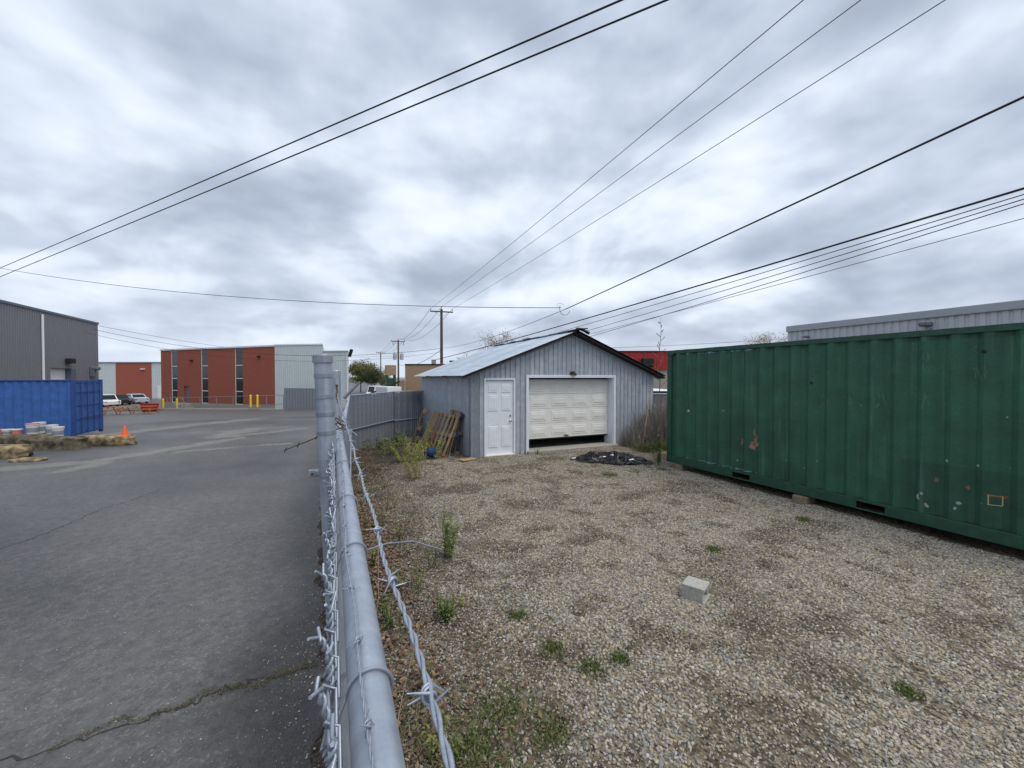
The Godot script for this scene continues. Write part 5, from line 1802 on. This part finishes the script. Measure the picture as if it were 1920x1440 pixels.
func yard_things() -> void:
	# hollow concrete block
	var cb := thing("concrete_block", "grey hollow concrete block lying alone on the gravel", "concrete block", W(3.15, yard_y(3.15, 2.74) - 0.008, 2.74), -1.12)
	var bl := MB.new()
	var hx := 0.1
	var hz := 0.1
	var hh := 0.155
	bl.bx(-hx, hx, 0, 0.032, -hz, hz, 0.004)
	bl.bx(-hx, hx, hh - 0.032, hh, -hz, hz, 0.004)
	bl.bx(-hx, -hx + 0.03, 0.032, hh - 0.032, -hz, hz, 0.002)
	bl.bx(-hx + 0.03, hx - 0.012, 0.032, hh - 0.032, -hz, -hz + 0.032, 0.002)
	bl.bx(-hx + 0.03, hx - 0.012, 0.032, hh - 0.032, hz - 0.032, hz, 0.002)
	part("block_shell", bl.mesh(), M.concrete_block, cb)
	# black plastic sheet, crumpled
	var tp := thing("plastic_sheet", "crumpled black plastic sheet lying before the garage", "plastic sheet", W(6.35, yard_y(6.35, 8.2), 8.2), -0.7)
	var f := noise(1.6, 5, 3)
	var rid := noise(2.6, 8, 4)
	rid.fractal_type = FastNoiseLite.FRACTAL_RIDGED
	var folds := []
	var fr := RandomNumberGenerator.new()
	fr.seed = 19
	for k in 26:
		folds.append([Vector2(fr.randf_range(-0.85, 0.85), fr.randf_range(-0.32, 0.32)), Vector2.RIGHT.rotated(fr.randfn(0, 0.9)), fr.randf_range(0.05, 0.15), fr.randf_range(0.02, 0.06), fr.randf_range(0.15, 0.5)])
	var b := MB.new()
	var nx := 150
	var nz := 76
	for j in nz + 1:
		for i in nx + 1:
			var u := i / float(nx) * 2.0 - 1.0
			var v := j / float(nz) * 2.0 - 1.0
			var edge := 1.0 + 0.25 * f.get_noise_2d(atan2(v, u) * 1.5, 3.0) + 0.1 * f.get_noise_2d(atan2(v, u) * 6, 9.0)
			var r := maxf(absf(u), absf(v))
			var q := Vector2(u, v)
			if q.length() > 0.001:
				q = q.normalized() * r * (0.75 + 0.25 * r) * edge
			var x := q.x * 1.0 + 0.05 * f.get_noise_2d(u * 4, v * 4)
			var z := q.y * 0.5 + 0.05 * f.get_noise_2d(u * 4 + 9, v * 4)
			var e := 1.0 - smoothstep(0.55, 1.0, r)
			var y := 0.012 + e * (0.03 + 0.03 * f.get_noise_2d(x * 1.2, z * 1.2))
			for q2 in folds:
				var w: Vector2 = Vector2(x, z) - q2[0]
				var al: float = w.dot(q2[1])
				var ac: float = absf(w.dot(q2[1].orthogonal()) + 0.03 * sin(al * 7.0))
				y += e * q2[2] * exp(-ac / q2[3]) * exp(-al * al / (q2[4] * q2[4]))
			y = 0.24 * (1.0 - exp(-y / 0.17))
			b.vert(Vector3(x, maxf(y, 0.008), z), Vector3.UP)
	for j in nz:
		for i in nx:
			var a := j * (nx + 1) + i
			b.ix.append_array(PackedInt32Array([a, a + 1, a + nx + 1, a + 1, a + nx + 2, a + nx + 1]))
	var st := SurfaceTool.new()
	st.create_from(b.mesh(), 0)
	st.generate_normals()
	part("sheet", st.commit(), M.tarp, tp)
	for q in [[0.0, 0.16, 0.28, 0.5, 0.05], [0.14, 0.12, 0.2, -0.9, 0.04], [-0.85, 0.06, 0.1, 0.2, 0.05], [0.55, 0.1, 0.12, 0.4, 0.06]]:
		var w := MB.new()
		w.box(T(Vector3(q[0], q[1], 0.2), q[3], 0.25, 0.15), Vector3(q[2], 0.006, q[4]), 0.002)
		part("white_tape", w.mesh(), M.tarp_white, tp)
	# pallets leaning on the garage's left wall
	pallet("grey weathered pallet leaning nearest the garage wall", W(3.12, -0.05, 11.2), -PI / 2, -0.14, [M.wood_grey], M.wood_grey)
	pallet("pallet with blue blocks leaning in the middle of the stack", W(2.94, -0.05, 11.05), -PI / 2 - 0.05, -0.26, [M.wood_grey, M.wood_blue, M.wood_grey, M.wood_tan], M.wood_blue)
	pallet("tan pallet with an orange-brown edge board at the front of the stack", W(2.62, -0.05, 11.0), -PI / 2 + 0.26, -0.44, [M.wood_brown, M.wood_grey, M.wood_tan, M.wood_grey, M.wood_tan], M.wood_brown)
	pallet("pale tan pallet leaning beside the front stack", W(2.5, -0.07, 12.3), -PI / 2 - 0.1, -0.42, [M.wood_tan, M.wood_grey], M.wood_tan)
	pallet("dark grey pallet leaning askew near the slatted fence", W(2.45, -0.1, 13.5), -PI / 2 - 0.3, -0.36, [M.wood_grey, M.wood_tan], M.wood_grey)
	var bp := MB.new()
	bp.lathe(T(Vector3.ZERO, 0, 0.3, 1.2), [Vector2(0, 0), Vector2(0.13, 0), Vector2(0.14, 0.24), Vector2(0, 0.24)], 16)
	solo("blue_pail", bp.mesh(), M.wood_blue, "blue plastic pail tipped over at the foot of the pallets", "pail", T(W(2.45, 0.1, 10.5)))
	part("offcut", boxm(Vector3(0.42, 0.02, 0.26), 0.003), M.wood_tan, self, T(W(3.12, 0.02, 9.72), 0.3)).set_meta("label", "tan board offcut lying at the corner of the garage")
	get_node("offcut").set_meta("category", "board")
	# leaning pole and dry thicket right of the garage
	var lp := MB.new()
	lp.rod(W(8.25, 0.0, 9.1), W(9.05, 1.72, 9.62), 0.016, 8)
	solo("leaning_pole", lp.mesh(), M.wood_tan, "thin pale pole leaning against the garage corner over the dry stalks", "pole")
	var rn := RandomNumberGenerator.new()
	rn.seed = 61
	var rd := MB.new()
	for k in 3400:
		var x := rn.randf_range(8.05, 10.6)
		var d := rn.randf_range(9.0, 9.9) + maxf(0, x - 9.0) * 0.3
		var h := rn.randf_range(0.5, 1.35) * clampf((x - 7.7) * 0.95, 0.4, 1.2)
		var y0 := yard_y(x, d)
		var lean := Vector3(rn.randfn(0, 0.2), 1, rn.randfn(0, 0.2)).normalized()
		rd.col = Color(0.17, 0.155, 0.14).lerp(Color(0.36, 0.33, 0.29), rn.randf()) * rn.randf_range(0.5, 1.1)
		var p := W(x, y0, d)
		var w := Vector3(rn.randfn(0, 1), 0, rn.randfn(0, 1)).normalized() * rn.randf_range(0.002, 0.005)
		var q := p + lean * h * 0.6
		var e := p + lean * h + Vector3(rn.randfn(0, 0.12), -0.02, rn.randfn(0, 0.1))
		rd.quad(p - w, p + w, q + w, q - w, Vector3.BACK)
		rd.tri(q - w, q + w, e, Vector3.BACK)
	var ro := solo("dry_stalks", rd.mesh(), M.dry, "thicket of dry grey-brown stalks beside the garage", "dry grass")
	ro.set_meta("kind", "stuff")
	var fg := thing("slatted_fence", "weathered grey board fence between the garage and the green container", "fence", Vector3.ZERO)
	slat_run(fg, W(9.7, 0, 10.35), W(12.5, 0, 10.0), 1.55, 1.5, -0.1, -0.1, [M.wood_grey, M.slat3, M.slat], 0.1, false)
	# dead sticks by the fence
	for q in [[[0.12, 0.0, 2.6], [0.28, 0.55, 2.9], [0.32, 0.95, 3.3], [0.2, 1.2, 3.6]], [[0.3, 0.0, 3.6], [0.45, 0.5, 3.5], [0.3, 0.9, 3.3]], [[0.2, 0.0, 2.0], [0.35, 0.3, 2.3], [0.6, 0.45, 2.9]], [[0.1, 0.1, 4.4], [0.25, 0.8, 4.6], [0.6, 1.1, 4.9]]]:
		var s := MB.new()
		var pts := PackedVector3Array()
		for p in q:
			pts.append(W(p[0], p[1], p[2]))
		s.tube(pts, pf([0.0035, 0.003, 0.0025, 0.0012]), 5)
		solo("dry_stem", s.mesh(), M.wood_grey, "pale dry vine stem arching beside the chain-link fence", "dry stem", Transform3D(), "dry stems along the fence")

# ---------- plants ----------
func leaf(b: MB, p: Vector3, dir: Vector3, L: float, w: float, col: Color, rn: RandomNumberGenerator, droop := 0.3) -> void:
	var s := dir.cross(Vector3.UP)
	if s.length() < 0.05:
		s = Vector3.RIGHT
	s = s.normalized().rotated(dir, rn.randf_range(-0.6, 0.6)) * w * 0.5
	var m := p + dir * L * 0.5 + Vector3.UP * L * 0.05
	var e := p + dir * L + Vector3.DOWN * L * droop
	b.col = col
	b.tri(p, m + s, m - s, Vector3.UP)
	b.tri(m + s, e, m - s, Vector3.UP)

func weed(called: String, label: String, cat: String, at: Vector3, stems: int, h: float, spread: float, L: float, w: float, per: int, col: Color, sd: int, group := "") -> void:
	var g := thing(called, label, cat, at, 0.0, group)
	var rn := RandomNumberGenerator.new()
	rn.seed = sd
	var sb := MB.new()
	var lb := MB.new()
	for k in stems:
		var an := rn.randf() * TAU
		var foot := Vector3(cos(an), 0, sin(an)) * spread * rn.randf() * 0.6
		var top := foot * 1.8 + Vector3(rn.randfn(0, 0.1) * h, h * rn.randf_range(0.55, 1.05), rn.randfn(0, 0.1) * h)
		var mid := foot.lerp(top, 0.5) + Vector3(rn.randfn(0, 0.04), 0, rn.randfn(0, 0.04)) * h
		sb.col = col * 0.7
		sb.tube(pv([foot, mid, top]), pf([0.004, 0.003, 0.0015]), 4)
		for j in per:
			var t := 0.12 + 0.88 * (j + rn.randf()) / per
			var p := foot.lerp(mid, t * 2.0) if t < 0.5 else mid.lerp(top, t * 2.0 - 1.0)
			var a2 := rn.randf() * TAU
			var dr := Vector3(cos(a2), rn.randf_range(0.1, 1.0), sin(a2)).normalized()
			leaf(lb, p, dr, L * rn.randf_range(0.6, 1.2), w, col.lerp(Color(0.16, 0.17, 0.03), rn.randf() * 0.3) * rn.randf_range(0.6, 1.35), rn)
	part("stems", sb.mesh(), M.dry, g)
	part("foliage", lb.mesh(), M.leaf, g).set_meta("kind", "stuff")

func grass(label: String, at: Vector3, n: int, r: float, h: float, col: Color, sd: int, group := "grass tufts on the gravel") -> void:
	var b := MB.new()
	var rn := RandomNumberGenerator.new()
	rn.seed = sd
	for k in n:
		var p := Vector3(rn.randfn(0, 0.45) * r, 0, rn.randfn(0, 0.45) * r)
		var dr := Vector3(rn.randfn(0, 0.5), 1, rn.randfn(0, 0.5)).normalized()
		var hh := h * rn.randf_range(0.5, 1.2)
		var e := p + dr * hh + Vector3(dr.x, -0.25, dr.z) * hh * 0.35
		var m := p + dr * hh * 0.55
		var s := dr.cross(Vector3(rn.randfn(0, 1), 0.1, rn.randfn(0, 1))).normalized() * 0.003
		b.col = col.lerp(Color(0.2, 0.17, 0.07), rn.randf() * 0.35) * rn.randf_range(0.55, 1.3)
		b.quad(p - s, p + s, m + s, m - s, Vector3.BACK)
		b.tri(m - s, m + s, e, Vector3.BACK)
	var gt := solo("grass_tuft", b.mesh(), M.leaf, label, "grass tuft", T(at), group)

func on(x: float, d: float, up := 0.0) -> Vector3:
	return W(x, yard_y(x, d) + up, d)

func plants() -> void:
	var green := Color(0.085, 0.125, 0.028)
	var lime := Color(0.32, 0.34, 0.05)
	weed("leafy_weed", "tall upright green weed growing alone in the gravel near the fence", "weed", on(1.22, 4.5), 9, 0.62, 0.16, 0.055, 0.018, 54, Color(0.12, 0.17, 0.04), 11)
	weed("leafy_weed", "small thin weed beside the tall upright weed", "weed", on(0.98, 4.35), 3, 0.4, 0.06, 0.035, 0.012, 20, Color(0.11, 0.15, 0.035), 12)
	weed("leafy_weed", "small two-stemmed weed by the leaf litter", "weed", on(0.75, 5.2), 2, 0.32, 0.04, 0.035, 0.014, 18, green, 13)
	weed("leafy_weed", "low broad weed with dead leaves at its foot", "weed", on(0.85, 3.35), 11, 0.2, 0.2, 0.045, 0.022, 16, green, 14)
	weed("leafy_weed", "sprig of bright weed in the gravel beside the low broad weed", "weed", on(1.07, 3.5), 2, 0.14, 0.03, 0.03, 0.016, 12, lime, 15)
	weed("yellow_weed", "feathery yellow-green weed before the pallets", "weed", on(1.75, 10.2), 16, 0.6, 0.4, 0.06, 0.032, 36, lime, 16, "yellow-green weeds by the pallets")
	weed("yellow_weed", "yellow-green weed against the tan pallet", "weed", on(2.3, 10.5), 13, 0.5, 0.4, 0.06, 0.035, 32, lime, 17, "yellow-green weeds by the pallets")
	weed("yellow_weed", "spindly yellowing weed in the open before the pallets", "weed", on(1.6, 8.4), 15, 0.62, 0.45, 0.055, 0.022, 36, Color(0.26, 0.24, 0.05), 18, "yellow-green weeds by the pallets")
	weed("yellow_weed", "yellow-green weed below the slatted fence", "weed", on(1.45, 11.6), 15, 0.55, 0.5, 0.065, 0.035, 32, Color(0.17, 0.22, 0.04), 19, "yellow-green weeds by the pallets")
	weed("green_bush", "dark green bush at the foot of the slatted fence", "bush", on(1.2, 12.8), 9, 0.42, 0.5, 0.07, 0.04, 26, green, 20)
	weed("green_bush", "green bush between the slatted fence and the pallets", "bush", on(1.9, 13.2), 10, 0.5, 0.4, 0.075, 0.045, 26, Color(0.11, 0.16, 0.04), 21)
	weed("yellow_weed", "yellow vine growing up through the tan pallet", "weed", on(2.45, 11.4), 4, 0.95, 0.12, 0.06, 0.03, 34, lime, 22, "yellow-green weeds by the pallets")
	weed("climbing_weed", "leafy weed climbing the corner of the green container", "weed", on(7.0, 7.2), 7, 0.75, 0.16, 0.07, 0.05, 30, Color(0.075, 0.125, 0.035), 23)
	weed("leafy_weed", "small weed at the garage door sill", "weed", on(5.1, 9.72), 5, 0.2, 0.15, 0.04, 0.02, 16, green, 24)
	for k in 24:
		var d := 2.1 + k * 0.38 + 0.3 * sin(k * 5.0)
		var x := 0.28 + 0.3 * absf(sin(k * 2.3)) + (0.35 if k % 4 == 0 else 0.0)
		weed("fence_weed", ["dark green sprig of weed in the dirt strip along the fence foot", "yellowish sprig of weed in the dirt strip along the fence foot", "browning sprig of weed in the dirt strip along the fence foot"][k % 3], "weed", on(x, d), 4 + k % 4, 0.12 + 0.05 * (k % 5), 0.13, 0.04, 0.02, 15, [green, Color(0.15, 0.17, 0.04), Color(0.2, 0.15, 0.06)][k % 3], 700 + k, "small weeds along the fence foot")
	# grass along the garage's right side
	for k in 6:
		grass("long green grass at the foot of the dry stalks", on(8.0 + k * 0.3, 8.85 - 0.1 * (k % 2)), 260, 0.3, 0.3, Color(0.10, 0.14, 0.035), 40 + k, "grass before the dry stalks")
	for q in [["grass tuft with a dead leaf, the widest of the three close together", 1.69, 2.37, 0.16], ["grass tuft between the low weed and the wide tuft", 1.54, 2.68, 0.16], ["small dense grass tuft beside the wide tuft", 1.95, 2.36, 0.12], ["small lone grass tuft uphill of the three tufts", 1.45, 3.15, 0.12], ["lone grass tuft out in the gravel past the concrete block", 3.5, 1.34, 0.11], ["mossy grass tuft nearest the fence foot", 0.72, 2.05, 0.3], ["mossy grass tuft with brown leaves through it", 0.95, 2.3, 0.26], ["bright grass tuft at the edge of the gravel", 1.17, 2.03, 0.22], ["thin grass tuft beside the corner weed of the container", 6.85, 6.85, 0.2], ["thin grass tuft in the wheel rut", 4.2, 3.4, 0.12], ["small grass tuft under the container's edge", 6.3, 3.6, 0.14], ["faint grass tuft before the plastic sheet", 5.4, 6.9, 0.25]]:
		grass(q[0], on(q[1], q[2]), int(1100 * q[3] + 50), q[3] * 0.75, 0.055, Color(0.085, 0.135, 0.025), int(q[1] * 1000 + q[2] * 77))
	# leaf litter and dry grass along the fence: nobody could count it
	var rn := RandomNumberGenerator.new()
	rn.seed = 505
	var lb := MB.new()
	for k in 8500:
		var x := absf(rn.randfn(0, 0.55)) + 0.05
		var d := rn.randf_range(1.2, 13.5)
		if k % 3 == 0:
			x = rn.randf_range(0.1, 0.7)
			d = rn.randfn(5.3, 1.1)
		if d < 1.0 or x > 3.2:
			continue
		var p := on(x, d, rn.randf_range(0.006, 0.03))
		var an := rn.randf() * TAU
		var sz := rn.randf_range(0.01, 0.028)
		var u := Vector3(cos(an), rn.randfn(0, 0.3), sin(an)) * sz
		var w := Vector3(-sin(an), rn.randfn(0, 0.3), cos(an)) * sz * 0.6
		lb.col = Color(0.13, 0.075, 0.048).lerp(Color(0.28, 0.20, 0.13), rn.randf()) * rn.randf_range(0.6, 1.2)
		lb.tri(p - u, p + w, p + u + Vector3.UP * sz * 0.3, Vector3.UP)
		lb.tri(p - u, p + u + Vector3.UP * sz * 0.3, p - w, Vector3.UP)
	solo("leaf_litter", lb.mesh(), M.dry, "brown dead leaves scattered along the foot of the fence", "leaf litter").set_meta("kind", "stuff")
	var db := MB.new()
	for k in 9000:
		var x := absf(rn.randfn(0, 0.8)) + 0.03
		var d := rn.randf_range(1.0, 15.0)
		var moss := rn.randf() < 0.42
		if k % 4 == 0:
			x = rn.randf_range(0.25, 1.2)
			d = rn.randf_range(1.7, 2.6)
		if x > 0.8 and d < 9.0 and patch.get_noise_2d(x * 3.0 + 8.0, d * 3.0) < 0.05:
			continue
		var p := on(x, d, 0.004)
		var h := rn.randf_range(0.015, 0.07) if moss else rn.randf_range(0.03, 0.12)
		var dr := Vector3(rn.randfn(0, 1), rn.randf_range(0.4, 1.2) if moss else rn.randf_range(0.05, 0.7), rn.randfn(0, 1)).normalized()
		var s := dr.cross(Vector3.UP).normalized() * (0.0028 if moss else 0.0016)
		db.col = (Color(0.07, 0.115, 0.02) if moss else Color(0.30, 0.25, 0.15)) * rn.randf_range(0.5, 1.3)
		db.tri(p - s, p + s, p + dr * h, Vector3.UP)
	solo("ground_cover", db.mesh(), M.leaf, "moss and dry grass blades at the edge of the gravel by the fence", "ground cover").set_meta("kind", "stuff")
	for q in [[[-4.3, 7.2], [-4.0, 7.6], [-3.88, 7.95], [-3.8, 8.5], [-3.76, 9.3], [-3.5, 9.9], [-3.3, 10.9]], [[-0.1, 3.28], [-0.42, 3.27], [-0.7, 3.28], [-0.95, 3.2], [-1.6, 3.14], [-2.4, 3.2]]]:
		var ck := MB.new()
		var pl := []
		for k in q.size() - 1:
			for j in 14:
				var p: Vector2 = Vector2(q[k][0], q[k][1]).lerp(Vector2(q[k + 1][0], q[k + 1][1]), j / 14.0)
				pl.append(p + Vector2(rn.randfn(0, 0.018), rn.randfn(0, 0.018)))
		for k in pl.size() - 1:
			var t: Vector2 = (pl[k + 1] - pl[k]).normalized().orthogonal()
			var w0 := rn.randf_range(0.001, 0.009)
			var a: Vector2 = pl[k]
			var e: Vector2 = pl[k + 1]
			ck.col = Color(0.035, 0.033, 0.03)
			ck.quad(W(a.x - t.x * w0, lot_y(a.y) + 0.004, a.y - t.y * w0), W(a.x + t.x * w0, lot_y(a.y) + 0.004, a.y + t.y * w0), W(e.x + t.x * 0.004, lot_y(e.y) + 0.004, e.y + t.y * 0.004), W(e.x - t.x * 0.004, lot_y(e.y) + 0.004, e.y - t.y * 0.004), Vector3.UP)
		ground("asphalt_crack", ck.mesh(), M.dry)
	# mossy crack across the asphalt
	var cr := MB.new()
	for k in 1700:
		var t := rn.randf()
		var x := lerpf(-0.12, -1.5, t)
		var d := 3.28 - 0.1 * t * t + 0.035 * sin(t * 17.0) + 0.02 * sin(t * 41.0) + rn.randfn(0, 0.012 + 0.02 * (1.0 - t))
		if rn.randf() < t * 0.6:
			continue
		var p := W(x, lot_y(d) + 0.001, d)
		var dr := Vector3(rn.randfn(0, 1), rn.randf_range(0.2, 1.0), rn.randfn(0, 1)).normalized()
		var s := dr.cross(Vector3.UP).normalized() * 0.0025
		cr.col = Color(0.09, 0.10, 0.03).lerp(Color(0.16, 0.13, 0.07), rn.randf()) * rn.randf_range(0.4, 1.1)
		cr.tri(p - s, p + s, p + dr * rn.randf_range(0.008, 0.028), Vector3.UP)
	solo("crack_moss", cr.mesh(), M.leaf, "moss growing along the crack in the near asphalt", "moss").set_meta("kind", "stuff")

# ---------- gravel ----------
func stone_mesh(sd: int) -> ArrayMesh:
	var rn := RandomNumberGenerator.new()
	rn.seed = sd
	var ph := (1.0 + sqrt(5.0)) / 2.0
	var vs := []
	for q in [[-1, ph, 0], [1, ph, 0], [-1, -ph, 0], [1, -ph, 0], [0, -1, ph], [0, 1, ph], [0, -1, -ph], [0, 1, -ph], [ph, 0, -1], [ph, 0, 1], [-ph, 0, -1], [-ph, 0, 1]]:
		var p := Vector3(q[0], q[1], q[2]).normalized() * rn.randf_range(0.72, 1.2) * 0.5
		vs.append(Vector3(p.x * 1.15, p.y * 0.62, p.z * 0.85))
	var b := MB.new()
	for t in [[0, 11, 5], [0, 5, 1], [0, 1, 7], [0, 7, 10], [0, 10, 11], [1, 5, 9], [5, 11, 4], [11, 10, 2], [10, 7, 6], [7, 1, 8], [3, 9, 4], [3, 4, 2], [3, 2, 6], [3, 6, 8], [3, 8, 9], [4, 9, 5], [2, 4, 11], [6, 2, 10], [8, 6, 7], [9, 8, 1]]:
		b.tri(vs[t[0]], vs[t[1]], vs[t[2]], vs[t[0]] + vs[t[1]] + vs[t[2]])
	return b.mesh()

func scatter(called: String, label: String, m: Mesh, rows: Array) -> void:
	var buf := PackedFloat32Array()
	for r in rows:
		buf.append_array(r)
	var mm := MultiMesh.new()
	mm.transform_format = MultiMesh.TRANSFORM_3D
	mm.use_colors = true
	mm.mesh = m
	mm.instance_count = rows.size()
	mm.buffer = buf
	var o := MultiMeshInstance3D.new()
	o.multimesh = mm
	o.material_override = M.stone
	o.name = numbered(called, self)
	add_child(o)
	o.set_meta("kind", "stuff")
	o.set_meta("label", label)
	o.set_meta("category", "gravel")

func stone_row(p: Vector3, s: float, rn: RandomNumberGenerator, c: Color) -> PackedFloat32Array:
	var b := Basis.from_euler(Vector3(rn.randfn(0, 0.35), rn.randf() * TAU, rn.randfn(0, 0.35))).scaled(Vector3.ONE * s)
	return PackedFloat32Array([b.x.x, b.y.x, b.z.x, p.x, b.x.y, b.y.y, b.z.y, p.y, b.x.z, b.y.z, b.z.z, p.z, c.r, c.g, c.b, 1.0])

func gravel() -> void:
	var rn := RandomNumberGenerator.new()
	rn.seed = 4242
	var pal := [Color(0.52, 0.45, 0.335), Color(0.45, 0.41, 0.345), Color(0.35, 0.335, 0.31), Color(0.40, 0.32, 0.24), Color(0.60, 0.56, 0.48), Color(0.29, 0.285, 0.275), Color(0.54, 0.48, 0.385), Color(0.49, 0.40, 0.275), Color(0.22, 0.215, 0.205)]
	var sets := [[], [], [], []]
	var put := func(x: float, d: float, s: float, y: float) -> void:
		var c: Color = pal[rn.randi() % pal.size()] * rn.randf_range(0.75, 1.2)
		if rn.randf() < clampf(0.9 - x * 0.3 + patch.get_noise_2d(x * 0.8 + 60.0, d * 0.8) * 0.9, 0.05, 0.6):
			var l := c.get_luminance() * 0.92
			c = c.lerp(Color(l * 1.02, l, l * 0.97), 0.8)
		sets[rn.randi() % 4].append(stone_row(W(x, y + s * 0.12, d), s, rn, c))
	# dense near the camera, thinning out with distance as stones shrink to a texture
	for band in [[0.45, 4.2, 4600, 0.010, 0.030], [4.2, 7.0, 2400, 0.012, 0.032], [7.0, 10.2, 1100, 0.016, 0.034]]:
		var area: float = (band[1] - band[0]) * 7.6
		for k in int(area * band[2]):
			var x := rn.randf_range(0.05, 7.65)
			var d := rn.randf_range(band[0], band[1])
			# the camera's field: skip what lies outside it to the right and behind
			if x > d * 4.2 + 0.4:
				continue
			if x > 7.22 and d > 1.0 and d < 7.05:
				continue
			if d > 9.9 and x > 3.2 and x < 9.6:
				continue
			var t := bare(x, d)
			if rn.randf() < t * 0.93:
				continue
			var s := lerpf(band[3], band[4], pow(rn.randf(), 1.35))
			put.call(x, d, s * (0.8 if t > 0.4 else 1.0), yard_y(x, d))
	# grit at the fence foot and strays on the asphalt
	for k in 9000:
		var x := rn.randf_range(-0.5, 0.9)
		var d := rn.randf_range(0.8, 9.0)
		if x < -0.12 and rn.randf() > exp((x + 0.12) * 9.0):
			continue
		put.call(x, d, rn.randf_range(0.006, 0.018), yard_y(x, d) if x > -0.14 else lot_y(d))
	for k in 2600:
		var x := -absf(rn.randfn(0, 1.6)) - 0.2
		var d := rn.randf_range(1.2, 7.0)
		put.call(x, d, rn.randf_range(0.004, 0.011), lot_y(d))
	for k in 4:
		scatter("gravel", "loose beige and grey gravel stones covering the yard", stone_mesh(70 + k), sets[k])
